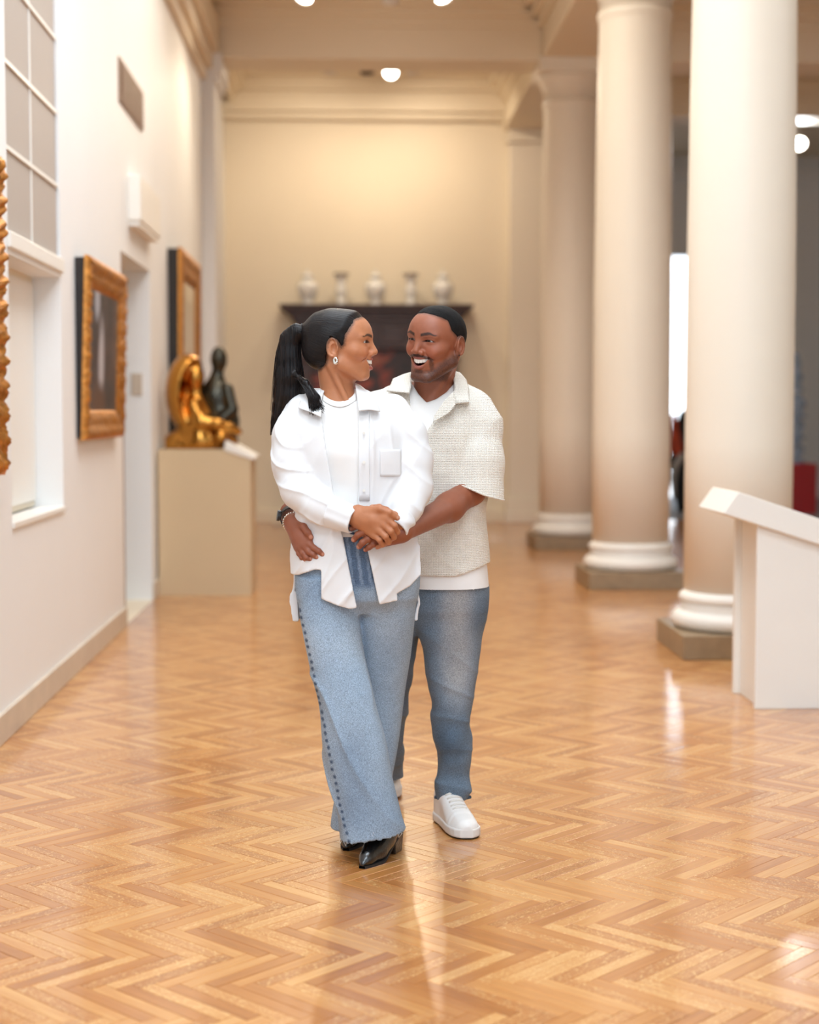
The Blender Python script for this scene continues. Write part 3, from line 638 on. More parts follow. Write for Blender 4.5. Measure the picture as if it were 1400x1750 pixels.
# ------------------------------------------------------------------ bronze sculpture on the pedestal
M['brightgold'] = mat('polished_bronze', srgb(186, 132, 62), 0.14, 0.15, 9, metallic=1.0)
M['darkbronze'] = mat('dark_bronze', srgb(66, 64, 56), 0.25, 0.2, 9, metallic=0.85)
bs = empty('bronze_sculpture', (-1.05, 12.14, 1.098)); tagp(bs, 'polished bronze sculpture of a hooded figure and a dark upright figure on the pedestal', 'sculpture')
Q = lambda x, y, d=0.0: PY(x, y, 12.14+d)
def gold_f(P):
    d = ell(P, Q(322, 672), (0.175, 0.20, 0.30)); d = ssub(d, ell(P, Q(345, 676, -0.12), (0.17, 0.21, 0.27)), 0.03)
    d = np.maximum(d, P[:, 0]-Q(345, 670)[0])
    d = su(d, ell(P, Q(334, 645), (0.07, 0.08, 0.10)), 0.03)
    d = su(d, chain(P, [Q(334, 672), Q(338, 715), Q(342, 750)], [0.05, 0.125, 0.15], 0.05), 0.04)
    d = su(d, chain(P, [Q(330, 692, -0.08), Q(342, 720, -0.12), Q(372, 724, -0.12), Q(392, 730, -0.10), Q(408, 738, -0.08)], [0.05, 0.052, 0.045, 0.036, 0.028], 0.02), 0.02)
    d = su(d, chain(P, [Q(305, 765, 0), Q(385, 760, 0)], [0.13, 0.10], 0.04), 0.05)
    d = su(d, ell(P, Q(377, 748, -0.12), (0.06, 0.06, 0.05)), 0.03)
    return np.maximum(d, np.interp(P[:, 0], [-0.965, -0.95, -0.72], [1.0985, 1.172, 1.050])-P[:, 2])
def dark_f(P):
    d = chain(P, [Q(378, 770, 0.14), Q(378, 720, 0.14), Q(368, 675, 0.13), Q(371, 640, 0.12)], [0.13, 0.13, 0.11, 0.05], 0.05)
    d = su(d, ell(P, Q(374, 614, 0.12), (0.065, 0.075, 0.10)), 0.03)
    d = su(d, chain(P, [Q(388, 665, 0.06), Q(397, 700, 0.02), Q(380, 715, -0.02)], [0.05, 0.045, 0.035], 0.02), 0.02)
    return np.maximum(d, np.interp(P[:, 0], [-0.965, -0.95, -0.72], [1.0985, 1.172, 1.050])-P[:, 2])
for f, nm, m in ((gold_f, 'golden_figure', M['brightgold']), (dark_f, 'dark_figure', M['darkbronze'])):
    v, fc = nets(f, Q(270, 800, -0.5), Q(430, 570, 0.5), 0.014); fast_mesh(nm, v, fc, m, bs)

# dark draped figure seen between two columns, in the gallery beyond
df = empty('draped_figure', (4.62, 21.9, 0.0)); tagp(df, 'black draped display figure with red and gold shoulder cloth between two columns', 'sculpture')
D_ = lambda x, y, d=0.0: PY(x, y, 21.9+d)
def drape_f(P):
    return np.maximum(su(chain(P, [D_(1166, 872), D_(1163, 820), D_(1160, 790), D_(1172, 712)], [0.07, 0.12, 0.13, 0.10], 0.05), chain(P, [D_(1185, 872), D_(1185, 740)], [0.10, 0.13], 0.05), 0.06), 0.001-P[:, 2])
v, fc = nets(drape_f, (4.2, 21.5, -0.03), (5.3, 22.3, 1.7), 0.02); fast_mesh('robe', v, fc, M['black'], df)
M['redgold'] = mat('red_gold_cloth', srgb(190, 70, 36), 0.6, 0.6, 14)
v, fc = nets(lambda P: np.maximum(cone(P, D_(1152, 712, -0.02), D_(1156, 768, -0.06), 0.04, 0.10), 0.2-P[:, 2]), (4.2, 21.5, 0.2), (5.1, 22.3, 1.7), 0.02); fast_mesh('shoulder_cloth', v, fc, M['redgold'], df)
M['silver'] = mat('silver_trim', srgb(190, 186, 180), 0.35, 0.2, 20, metallic=0.5)
v, fc = nets(lambda P: chain(P, [D_(1165, 778, -0.14), D_(1155, 795, -0.13), D_(1150, 815, -0.10), D_(1152, 850, -0.09)], [0.04, 0.05, 0.045, 0.03]), (4.2, 21.5, 0.1), (5.1, 22.3, 1.7), 0.02); fast_mesh('silver_sash', v, fc, M['silver'], df)
# ------------------------------------------------------------------ people
M['skin'] = mat('skin', None, 0.48, 0.05, 60, 0.08, 500, attr='Col')
M['eye'] = mat('eyeball', None, 0.08, 0.0, 5, coat=0.6, attr='Col')
M['teeth'] = mat('tooth_enamel', srgb(244, 238, 228), 0.2, 0.02, 200, coat=0.3)
M['white_cotton'] = mat('white_cotton', srgb(230, 230, 231), 0.8, 0.015, 14, 0.12, 700)
M['white_jersey'] = mat('white_jersey', srgb(236, 233, 230), 0.85, 0.015, 14, 0.15, 900)
M['silverjewel'] = mat('silver_jewellery', srgb(225, 222, 214), 0.15, 0.03, 30, metallic=1.0)
M['bootleather'] = mat('black_leather', srgb(16, 16, 17), 0.18, 0.2, 60, 0.5, 130, coat=0.6)
M['sneaker'] = mat('white_leather', srgb(238, 234, 230), 0.45, 0.02, 30, 0.06, 300)
M['rubber'] = mat('white_rubber', srgb(228, 222, 216), 0.55, 0.03, 20)
M['outsole'] = mat('dark_outsole', srgb(40, 36, 34), 0.7, 0.05, 20)
M['lace'] = mat('white_lace', srgb(232, 226, 218), 0.8, 0.04, 200, 0.3, 900)
M['watchblack'] = mat('watch_strap', srgb(34, 36, 38), 0.4, 0.05, 30)
M['thread'] = mat('frayed_thread', srgb(226, 224, 216), 0.85, 0.06, 100)
M['button'] = mat('shirt_button', srgb(232, 228, 220), 0.3, 0.02, 100)
def denim():
    m = mat('denim', None, 0.85, 0.05, 30, 0.35, 420, attr='Col'); nt = m.node_tree; N = nt.nodes; L = nt.links
    b = N['Principled BSDF']; src = b.inputs['Base Color'].links[0].from_socket; tc = N.new('ShaderNodeTexCoord')
    mp = N.new('ShaderNodeMapping'); mp.inputs['Scale'].default_value = (560, 560, 300); L.new(tc.outputs['Object'], mp.inputs[0])
    nz = N.new('ShaderNodeTexNoise'); nz.inputs['Scale'].default_value = 1; nz.inputs['Detail'].default_value = 2; L.new(mp.outputs[0], nz.inputs['Vector'])
    mr = N.new('ShaderNodeMapRange'); mr.inputs['From Min'].default_value = 0.3; mr.inputs['From Max'].default_value = 0.7; mr.inputs['To Min'].default_value = 0.60; mr.inputs['To Max'].default_value = 1.38; L.new(nz.outputs['Fac'], mr.inputs['Value'])
    mx = N.new('ShaderNodeMix'); mx.data_type = 'RGBA'; mx.blend_type = 'MULTIPLY'; mx.inputs[0].default_value = 1; cb = N.new('ShaderNodeCombineColor')
    for k in range(3): L.new(mr.outputs[0], cb.inputs[k])
    L.new(src, mx.inputs[6]); L.new(cb.outputs[0], mx.inputs[7]); L.new(mx.outputs[2], b.inputs['Base Color']); return m
M['denim'] = denim()
def waffle():
    m, nt, b = new_mat('cream_waffle_knit'); N = nt.nodes; L = nt.links; tc = N.new('ShaderNodeTexCoord'); out = []
    for ax in ('X', 'Z'):
        w = N.new('ShaderNodeTexWave'); w.bands_direction = ax; w.inputs['Scale'].default_value = 60; w.inputs['Distortion'].default_value = 0.4; w.inputs['Detail Scale'].default_value = 0.3; L.new(tc.outputs['Object'], w.inputs['Vector']); out.append(w)
    mm = N.new('ShaderNodeMath'); mm.operation = 'MAXIMUM'; L.new(out[0].outputs['Fac'], mm.inputs[0]); L.new(out[1].outputs['Fac'], mm.inputs[1])
    r = N.new('ShaderNodeValToRGB'); r.color_ramp.elements[0].color = srgb(240, 233, 221); r.color_ramp.elements[1].color = srgb(240, 233, 221); r.color_ramp.elements[0].position = 0.25; r.color_ramp.elements[1].position = 0.8
    L.new(mm.outputs[0], r.inputs[0]); L.new(r.outputs[0], b.inputs['Base Color']); b.inputs['Roughness'].default_value = 0.85
    bp = N.new('ShaderNodeBump'); bp.inputs['Strength'].default_value = 0.8; bp.inputs['Distance'].default_value = 0.003; L.new(mm.outputs[0], bp.inputs['Height']); L.new(bp.outputs['Normal'], b.inputs['Normal']); return m
M['waffle'] = waffle()
def hair_mat(name, c0, c1, rough):
    m, nt, b = new_mat(name); N = nt.nodes; L = nt.links
    at = N.new('ShaderNodeAttribute'); at.attribute_name = 'strand'
    nz = N.new('ShaderNodeTexNoise'); nz.noise_dimensions = '1D'; nz.inputs['Scale'].default_value = 1.0; nz.inputs['Detail'].default_value = 3; L.new(at.outputs['Fac'], nz.inputs['W'])
    r = N.new('ShaderNodeValToRGB'); r.color_ramp.elements[0].position = 0.35; r.color_ramp.elements[1].position = 0.75; r.color_ramp.elements[0].color = c0; r.color_ramp.elements[1].color = c1
    L.new(nz.outputs['Fac'], r.inputs[0]); L.new(r.outputs[0], b.inputs['Base Color']); b.inputs['Roughness'].default_value = rough; b.inputs['Specular IOR Level'].default_value = 0.22
    bp = N.new('ShaderNodeBump'); bp.inputs['Strength'].default_value = 0.5; bp.inputs['Distance'].default_value = 0.0015; L.new(nz.outputs['Fac'], bp.inputs['Height']); L.new(bp.outputs['Normal'], b.inputs['Normal']); return m
M['hair'] = hair_mat('black_hair', srgb(6, 6, 8), srgb(38, 30, 28), 0.30)
M['shorthair'] = mat('short_black_hair', srgb(11, 10, 11), 0.7, 0.4, 220, 0.9, 420, spec=0.2)

def view_basis(px, py):
    d = px_ray(px, py); d = d/np.linalg.norm(d); X = np.cross(d, [0, 0, 1.0]); X /= np.linalg.norm(X); return X, -d, np.cross(X, d)
class Frame:
    def __init__(s, px, py, Y, yaw, pitch, roll, sc_):
        X, D, Z = view_basis(px, py); yaw, pitch, roll = map(math.radians, (yaw, pitch, roll))
        f = np.array([-math.sin(yaw)*math.cos(pitch), math.cos(yaw)*math.cos(pitch), math.sin(pitch)]); l = np.array([math.cos(yaw), math.sin(yaw), 0]); u = np.cross(f, l)
        if u[2] < 0: u = -u
        cr, sr = math.cos(roll), math.sin(roll); Rr = np.array([[cr, 0, sr], [0, 1, 0], [-sr, 0, cr]])
        T = np.stack([X, D, Z], 1); s.R = (T@Rr@np.stack([l, f, u], 1)).astype(np.float32)   # columns: subject's left, forward, up
        s.O = PY(px, py, Y).astype(np.float32); s.s = sc_
    def loc(s, P): return ((P-s.O)@s.R)/s.s
    def wor(s, q): return s.O+s.s*(np.asarray(q, np.float32)@s.R.T)

MW = 0.0315
ZU = lambda x: -0.0335+0.0030*(x/MW)**2
ZL = lambda x: -0.0570+0.0265*(np.abs(x)/MW)**2.4
YS = lambda x: 0.1065-0.026*(x/MW)**2
def lip_d(q, man):
    xs = np.linspace(-0.0325, 0.0325, 15); up_ = [(x, YS(x)-0.0035, ZU(x)+0.0024) for x in xs]; lo_ = [(x, YS(x)-0.0045, ZL(x)-0.0024) for x in xs]
    ru = [0.0016+0.0026*(1-(x/0.0325)**2) for x in xs]; rl = [0.0016+0.0038*(1-(x/0.0325)**2) for x in xs]
    return chain(q, up_, ru, 0.001), chain(q, lo_, rl, 0.001)
def eye_open(q, man=False):
    hh = 0.0027 if man else 0.0044
    x = np.abs(q[:, 0])-0.0315; z = q[:, 2]-0.0205-0.0012+0.0016*(x/0.013)**2
    return (np.sqrt((x/0.0138)**2+(z/hh)**2)-1)*hh
def skull(q):
    return su(ell(q, (0, 0.003, 0.030), (0.074, 0.095, 0.083)), ell(q, (0, 0.045, 0.047), (0.060, 0.055, 0.052)), 0.03)
def head_sdf(q, man=False):
    qs = q.copy(); qs[:, 0] = np.abs(q[:, 0]); x, y, z = qs[:, 0], q[:, 1], q[:, 2]
    d = ell(q, (0, 0.003, 0.030), (0.074, 0.095, 0.083))
    d = su(d, ell(q, (0, 0.045, 0.047), (0.060, 0.055, 0.052)), 0.03)
    d = su(d, ell(q, (0, 0.045, -0.020), (0.056, 0.050, 0.066)), 0.025)
    d = su(d, ell(qs, (0.043, 0.060, -0.006), (0.024, 0.024, 0.020)), 0.02)
    d = su(d, ell(qs, (0.037, 0.079, -0.014), (0.017, 0.015, 0.015)), 0.016)
    jw = 0.058 if man else 0.052; cz = -0.090 if man else -0.082; cy = 0.086 if man else 0.081
    d = su(d, cone(qs, (jw, 0.012, -0.045), (0.022, cy-0.008, cz), 0.021, 0.016), 0.025)
    d = su(d, ell(q, (0, cy, cz), (0.024 if man else 0.018, 0.016, 0.014)), 0.014)
    d = su(d, ell(q, (0, 0.0785, -0.043), (0.035, 0.026, 0.030)), 0.016)
    d = su(d, cone(qs, (0.012, 0.093, 0.037), (0.046, 0.078, 0.036), 0.009, 0.009), 0.012)
    d = ssub(d, ell(qs, (0.033, 0.111, 0.020), (0.019, 0.020, 0.011)), 0.012)
    nb = 0.0085 if not man else 0.0095
    d = su(d, cone(q, (0, 0.094, 0.026), (0, 0.1125, -0.009), nb, 0.0102), 0.010)
    d = su(d, ell(qs, (0.0135 if not man else 0.0155, 0.1025, -0.0145), (0.0085, 0.0105, 0.0085)), 0.006)
    d = ssub(d, ell(qs, (0.0075, 0.110, -0.0235), (0.0042, 0.006, 0.0045)), 0.003)
    # lids over the eyeballs, opened to a narrow smiling slit
    d = su(d, ell(qs, (0.0315, 0.0795, 0.0205), (0.0150, 0.0142, 0.0140)), 0.005)
    d = np.maximum(d, -np.maximum(eye_open(q, man), 0.082-y))
    # smile
    op = np.maximum(z-ZU(x), ZL(x)-z)*0.8
    d = np.maximum(d, -np.maximum(np.maximum(op, x-MW), 0.068-y))
    lu, ll = lip_d(q, man); d = su(su(d, lu, 0.003), ll, 0.003)
    d = ssub(d, cone(qs, (0.022, 0.103, -0.014), (0.040, 0.082, -0.036), 0.0015, 0.0015), 0.006)
    # ears
    ca, sa = math.cos(0.25), math.sin(0.25); R = np.array([[1, 0, 0], [0, ca, -sa], [0, sa, ca]])
    e = ell(qs, (0.0755, -0.004, 0.003), (0.0075, 0.0165, 0.029), R)
    th = np.linspace(-0.3, 1.55*math.pi, 15); rim = [(0.081, -0.004+0.0155*math.sin(-t+1.7)*1.0+0.25*0.0, 0.004+0.0265*math.cos(-t+1.7)) for t in th]
    e = su(e, chain(qs, rim, [0.0036]*15, 0.001), 0.003); e = su(e, ell(qs, (0.0755, 0.003, -0.022), (0.005, 0.0075, 0.009)), 0.004)
    e = ssub(e, ell(qs, (0.084, 0.001, 0.001), (0.0095, 0.0092, 0.0150)), 0.002); e = ssub(e, cone(qs, (0.087, -0.010, 0.016), (0.087, 0.004, 0.021), 0.004, 0.003), 0.003)
    d = su(d, e, 0.006)
    return d
def paint_head(q, skin, man):
    x = np.abs(q[:, 0]); y, z = q[:, 1], q[:, 2]; n = vnoise(q*90); n2 = vnoise(q*500)
    c = np.tile(skin, (len(q), 1)); c = mixc(c, skin*np.array([1.10, 0.80, 0.72]), 0.55*np.exp(-((x-0.038)**2+(z+0.014)**2)/0.0005)*(y > 0.03))
    lu, ll = lip_d(q, man); lipc = lin(162, 80, 72) if not man else lin(150, 84, 74)
    c = mixc(c, lipc, sstep(0.0012, -0.0004, np.minimum(lu, ll)))
    inside = (z < ZU(x)) & (z > ZL(x)) & (x < MW) & (y < YS(x)-0.007) & (y > 0.05); c[inside] = lin(112, 46, 42)
    zb = (0.0385 if man else 0.0365)+0.0055*np.sin(np.clip((x-0.012)/0.036, 0, 1)*2.2)-0.004*sstep(0.036, 0.052, x); wb = 0.0036*(1-0.55*sstep(0.030, 0.052, x))*(1.25 if man else 1.15)
    br = sstep(wb+0.0012, wb-0.0012, np.abs(z-zb)+0.0006*n2)*sstep(0.0095, 0.013, x)*sstep(0.058, 0.052, x)*(y > 0.04)
    c = mixc(c, lin(34, 22, 20), 0.9*br)
    eo = eye_open(q, man); c = mixc(c, lin(24, 14, 13), 0.9*sstep(0.0016, 0.0002, np.abs(eo))*(y > 0.075)*(z > 0.0185)); c = mixc(c, lin(80, 40, 34), 0.6*sstep(0.0014, 0.0, np.abs(eo))*(y > 0.075))
    if man:
        line = -0.010-0.55*np.clip(y-0.0, 0, 0.085)-0.35*np.clip(y-0.05, 0, 0.05)         # upper edge of the beard along the cheek
        b = 0.95*sstep(0.012, -0.010, z-line+0.003*n)*sstep(-0.004, 0.010, y)*sstep(-0.115, -0.100, z)
        b = b*sstep(0.027, 0.033, np.hypot(x*0.92, (z+0.042)*1.35))
        b = np.maximum(b, sstep(0.0055, 0.0030, np.abs(z-(-0.0235-0.007*sstep(0.010, 0.036, x))))*sstep(0.039, 0.034, x)*(y > 0.06)*1.15)
        b = np.maximum(b, 0.85*sstep(0.0065, 0.0020, np.abs(x-0.0375))*sstep(-0.082, -0.070, z)*sstep(-0.024, -0.030, z)*(y > 0.04))
        b = np.maximum(b, sstep(0.022, 0.012, x)*sstep(-0.064, -0.069, z)*(y > 0.06)*0.9)
        c = mixc(c, lin(38, 24, 20), np.clip(b*(0.72+0.2*n2), 0, 0.9))
        hl = hair_line(q); c = mixc(c, lin(40, 30, 28), 0.85*sstep(0.012, -0.006, hl+0.003*n))
    else:
        hl = poly2(q[:, 1], q[:, 2], HAIR_PROFILE); c = mixc(c, lin(30, 22, 22), 0.8*sstep(0.012, -0.001, hl+0.003*n2))
    return c
HAIR_PROFILE = [(0.090, 0.13), (0.084, 0.101), (0.057, 0.088), (0.048, 0.063), (0.034, 0.042), (0.029, 0.014), (0.022, 0.006), (0.010, 0.030), (-0.008, 0.036), (-0.022, 0.012), (-0.028, -0.045), (-0.05, -0.062), (-0.14, -0.07), (-0.14, 0.16), (0.08, 0.16)]
def hair_line(q):
    "man's close-cropped hair: negative inside the hair"
    return poly2(q[:, 1], q[:, 2], [(0.078, 0.16), (0.076, 0.103), (0.056, 0.092), (0.038, 0.081), (0.034, 0.052), (0.014, 0.038), (0.006, 0.030), (-0.012, 0.034), (-0.026, 0.010), (-0.05, -0.01), (-0.14, -0.02), (-0.14, 0.16)])

def finger(P, pts, r0, r1):
    k = len(pts); return chain(P, pts, [r0+(r1-r0)*i/(k-1) for i in range(k)], 0.003)
class Hand:
    "palm: list of (a, b, ra, rb) cones; fingers: lists of points; all in world coordinates"
    def __init__(s, palm, fingers, r=(0.0103, 0.0080), thumb=(0.0112, 0.0086), arm=None):
        s.palm, s.fingers, s.r, s.thumb, s.arm = palm, fingers, r, thumb, arm
    def __call__(s, P):
        d = None
        for a, b, ra, rb in s.palm:
            e = cone(P, a, b, ra, rb); d = e if d is None else su(d, e, 0.016)
        if s.arm is not None: d = su(d, chain(P, s.arm[0], s.arm[1], 0.03), 0.012)
        fd = None
        for i, f in enumerate(s.fingers):
            r = s.thumb if i == 0 else (s.r[0]*(0.86 if i == 4 else 1.0), s.r[1]*(0.88 if i == 4 else 1.0)); e = finger(P, f, *r)
            for j in f[1:-1]: e = su(e, np.linalg.norm(P-np.asarray(j, np.float32), axis=1)-(r[0]*0.55+r[1]*0.5), 0.002)
            d = su(d, e, 0.010) if i == 0 else d; fd = fd if i == 0 else (e if fd is None else su(fd, e, 0.0006))
        return su(d, fd, 0.006)
    def paint(s, P, skin, nailcol):
        c = np.tile(skin, (len(P), 1))
        for i, f in enumerate(s.fingers):
            t = np.asarray(f[-1], float); b = np.asarray(f[-2], float); ax = (t-b)/np.linalg.norm(t-b); n = np.array([0, -0.92, 0.38]); n = n-ax*(n@ax); n /= np.linalg.norm(n); r = s.thumb[1] if i == 0 else s.r[1]
            c = mixc(c, nailcol, sstep(r*0.80, r*0.62, np.linalg.norm((P-(t+n*r*0.95+ax*0.001).astype(np.float32))*np.array([1, 1, 1], np.float32), axis=1)))
        return c
    def box(s, m=0.03):
        pts = [p for f in s.fingers for p in f]+[p for a in s.palm for p in a[:2]]+(list(s.arm[0]) if s.arm else []); pts = np.array(pts); return pts.min(0)-m, pts.max(0)+m

def eyeballs(fr, gaze, parent):
    for sx in (1, -1):
        n, m = 20, 14; V = []; C = []
        cen = np.array([sx*0.0315, 0.0795, 0.0205]); gz = np.asarray(gaze, float)/np.linalg.norm(gaze)
        a = np.cross(gz, [0, 0, 1.0]); a /= np.linalg.norm(a); b = np.cross(a, gz)
        for i in range(m+1):
            t = math.pi*i/m
            for k in range(n):
                w = 2*math.pi*k/n; V.append(cen+0.0124*(math.cos(t)*gz+math.sin(t)*(math.cos(w)*a+math.sin(w)*b))); C.append(lin(12, 9, 8) if t < 0.26 else (lin(44, 26, 18) if t < 0.50 else lin(206, 194, 186)))
        Fq = [(i*n+k, i*n+(k+1) % n, (i+1)*n+(k+1) % n, (i+1)*n+k) for i in range(m) for k in range(n)]
        fast_mesh('eye', fr.wor(np.array(V)), Fq, M['eye'], parent, np.array(C))
def teeth(fr, parent):
    def f(q):
        x, y, z = q[:, 0], q[:, 1], q[:, 2]; yc = YS(x)-0.0055; ph = np.abs(((x/0.0074) % 1)-0.5)
        d = np.maximum(np.abs(y-yc)-0.003, np.maximum(z-(ZU(x)+0.003), ZU(x)-0.0140+0.14*np.abs(x)-z+0.0012*(ph*2)**4))
        d = np.maximum(d, np.abs(x)-0.0295); return d+0.0018*(ph*2)**6
    v, fc = nets(f, (-0.032, 0.060, -0.055), (0.032, 0.112, -0.022), 0.0010); fast_mesh('teeth', fr.wor(v), fc, M['teeth'], parent)
def head_box(fr, lo, hi):
    c = np.array([[a, b, c_] for a in (lo[0], hi[0]) for b in (lo[1], hi[1]) for c_ in (lo[2], hi[2])]); w = fr.wor(c); return w.min(0), w.max(0)
def join_pieces(pieces):
    V = []; Fq = []; C = []; n = 0
    for v, f, c in pieces: V.append(v); Fq.append(f+n); C.append(c); n += len(v)
    return np.concatenate(V), np.concatenate(Fq), np.concatenate(C)
def cloth(name, f, lo, hi, h, material, parent, colf=None):
    v, fc = nets(f, lo, hi, h); return fast_mesh(name, v, fc, material, parent, None if colf is None else colf(v))
def patch(name, rows, material, parent, thick=0.003, n=10):
    "curved flap through a small grid of points, with thickness"
    G = np.array(rows, float)
    def rs(A, n): t = np.linspace(0, len(A)-1, n); i = np.clip(np.floor(t).astype(int), 0, len(A)-2); f = (t-i).reshape((-1,)+(1,)*(A.ndim-1)); return A[i]*(1-f)+A[i+1]*f
    G = rs(G, n); G = rs(G.transpose(1, 0, 2), n).transpose(1, 0, 2); V = G.reshape(-1, 3)
    Fq = [(i*n+k, i*n+k+1, (i+1)*n+k+1, (i+1)*n+k) for i in range(n-1) for k in range(n-1)]
    o = fast_mesh(name, V, Fq, material, parent); m = o.modifiers.new('thickness', 'SOLIDIFY'); m.thickness = thick; m.offset = 0; return o
def smax(a, b, k): return -su(-a, -b, k)
def pxz(px, Y):
    "photo pixels -> (x, z) in the plane of depth Y"
    return [(lambda p: (p[0], p[2]))(PY(a, b, Y)) for a, b in px]
# ------------------------------------------------------------------ the woman
YW = 4.86
W = empty('person', (0.02, 4.86, 0.0)); tagp(W, 'person in open white shirt and wide blue jeans with hands crossed in front', 'person')
w_ = lambda x, y, d=0.0: PY(x, y, YW+d)
HF = Frame(578.0, 596, YW, -80, 0, 0, 1.0)
SKW = lin(186, 122, 84)
def w_neck(P):
    return chain(P, [HF.wor((0, -0.018, -0.03)), w_(575, 642, 0.015), w_(578, 690, 0.015), w_(590, 715, 0.02)], [0.050, 0.050, 0.055, 0.09], 0.02)
def w_head(P):
    q = HF.loc(P).astype(np.float32); d = head_sdf(q)*HF.s; d = su(d, w_neck(P), 0.022)
    d = su(d, cone(P, HF.wor((-0.050, -0.015, -0.05)), w_(592, 684, -0.045), 0.010, 0.008), 0.015)   # the neck cord of a turned head
    return d
pw = []
lo, hi = head_box(HF, (-0.10, -0.11, -0.13), (0.10, 0.15, 0.13)); lo[2] = w_(580, 712)[2]; lo = lo-0.02; hi = hi+0.01
v, f = nets(w_head, lo, hi, 0.0022); q = HF.loc(v); pw.append((v, f, paint_head(q.astype(np.float32), SKW, False)))
# hands
WR = Hand([(w_(604, 882, -0.155), w_(634, 888, -0.185), 0.024, 0.020), (w_(612, 872, -0.165), w_(660, 884, -0.20), 0.017, 0.012), (w_(612, 882, -0.165), w_(657, 896, -0.20), 0.018, 0.012), (w_(612, 890, -0.165), w_(649, 907, -0.195), 0.018, 0.012), (w_(614, 894, -0.16), w_(639, 915, -0.185), 0.016, 0.011)],
          [[w_(628, 872, -0.18), w_(650, 870, -0.20), w_(666, 876, -0.205), w_(679, 885, -0.20)],
           [w_(660, 885, -0.20), w_(674, 898, -0.205), w_(679, 909, -0.185), w_(670, 916, -0.165)],
           [w_(656, 897, -0.20), w_(668, 908, -0.208), w_(673, 918, -0.19), w_(664, 924, -0.165)],
           [w_(649, 907, -0.197), w_(659, 917, -0.207), w_(664, 926, -0.19), w_(654, 931, -0.165)],
           [w_(640, 915, -0.187), w_(649, 923, -0.198), w_(654, 931, -0.185), w_(645, 935, -0.165)]],
          arm=([w_(560, 872, -0.12), w_(606, 882, -0.16)], [0.030, 0.0235]))
WLh = Hand([(w_(682, 893, -0.14), w_(660, 884, -0.16), 0.022, 0.020), (w_(678, 884, -0.14), w_(648, 874, -0.162), 0.015, 0.012), (w_(678, 892, -0.14), w_(645, 885, -0.162), 0.016, 0.012), (w_(680, 900, -0.14), w_(646, 896, -0.160), 0.015, 0.012)],
          [[w_(672, 884, -0.155), w_(660, 872, -0.165), w_(648, 867, -0.165), w_(636, 867, -0.16)],
           [w_(648, 875, -0.162), w_(632, 877, -0.158), w_(622, 884, -0.145), w_(618, 890, -0.14)],
           [w_(645, 885, -0.162), w_(628, 888, -0.156), w_(618, 895, -0.145), w_(614, 900, -0.14)],
           [w_(646, 893, -0.160), w_(630, 898, -0.156), w_(620, 904, -0.145), w_(616, 908, -0.14)],
           [w_(648, 900, -0.158), w_(634, 907, -0.152), w_(626, 912, -0.145), w_(622, 915, -0.14)]],
          arm=([w_(702, 868, -0.08), w_(682, 894, -0.14)], [0.030, 0.023]))
for hnd in (WR, WLh):
    a, b = hnd.box(); v, f = nets(hnd, a, b, 0.0022); pw.append((v, f, hnd.paint(v, SKW*np.array([0.93, 0.9, 0.88]), lin(196, 140, 112))))
# torso, arms and legs under the clothes
tee = Stack([(664, 554, 606, 4.875, 0.050), (682, 536, 628, 4.875, 0.062), (700, 515, 660, 4.87, 0.082), (740, 508, 690, 4.865, 0.104), (775, 512, 690, 4.86, 0.112), (830, 520, 690, 4.86, 0.103), (915, 518, 697, 4.86, 0.100)])
wj_hip = Stack([(905, 520, 696, 4.86, 0.098), (930, 512, 706, 4.86, 0.103), (960, 506, 714, 4.86, 0.108), (1000, 505, 716, 4.86, 0.108), (1022, 509, 713, 4.86, 0.098), (1045, 530, 690, 4.87, 0.065)])
wj_a = Stack([(985, 506, 612, 4.86, 0.10), (1050, 509, 615, 4.85, 0.10), (1100, 520, 623, 4.835, 0.098), (1170, 533, 637, 4.81, 0.09), (1230, 545, 648, 4.795, 0.086), (1290, 555, 660, 4.79, 0.086), (1350, 567, 673, 4.79, 0.090), (1400, 575, 685, 4.795, 0.096), (1440, 583, 692, 4.80, 0.10)], 2.5)
wj_b = Stack([(985, 606, 716, 4.87, 0.10), (1060, 606, 709, 4.91, 0.10), (1120, 602, 701, 4.95, 0.095), (1180, 598, 691, 4.98, 0.09), (1230, 592, 685, 4.99, 0.085), (1290, 585, 678, 4.99, 0.085), (1350, 576, 668, 4.985, 0.085), (1400, 566, 652, 4.975, 0.085), (1425, 563, 648, 4.97, 0.085)])
def w_body(P):
    d = tee(P, -0.024); d = su(d, wj_hip(P, -0.026), 0.03); d = su(d, wj_a(P, -0.038), 0.03); d = su(d, wj_b(P, -0.038), 0.03)
    d = su(d, chain(P, [w_(530, 706), w_(508, 780, -0.01), w_(514, 836, -0.05), w_(560, 872, -0.12)], [0.045, 0.040, 0.036, 0.030], 0.02), 0.03)
    return su(d, chain(P, [w_(660, 704), w_(698, 780), w_(704, 834, -0.02), w_(702, 868, -0.08)], [0.045, 0.040, 0.036, 0.030], 0.02), 0.03)
v, f = nets(w_body, (-0.32, 4.58, 0.10), (0.32, 5.10, 1.45), 0.010); pw.append((v, f, np.tile(SKW, (len(v), 1))))
V, Fq, C = join_pieces(pw); fast_mesh('body', V, Fq, M['skin'], W, C)
eyeballs(HF, (0.0, 1, 0.02), W); teeth(HF, W)
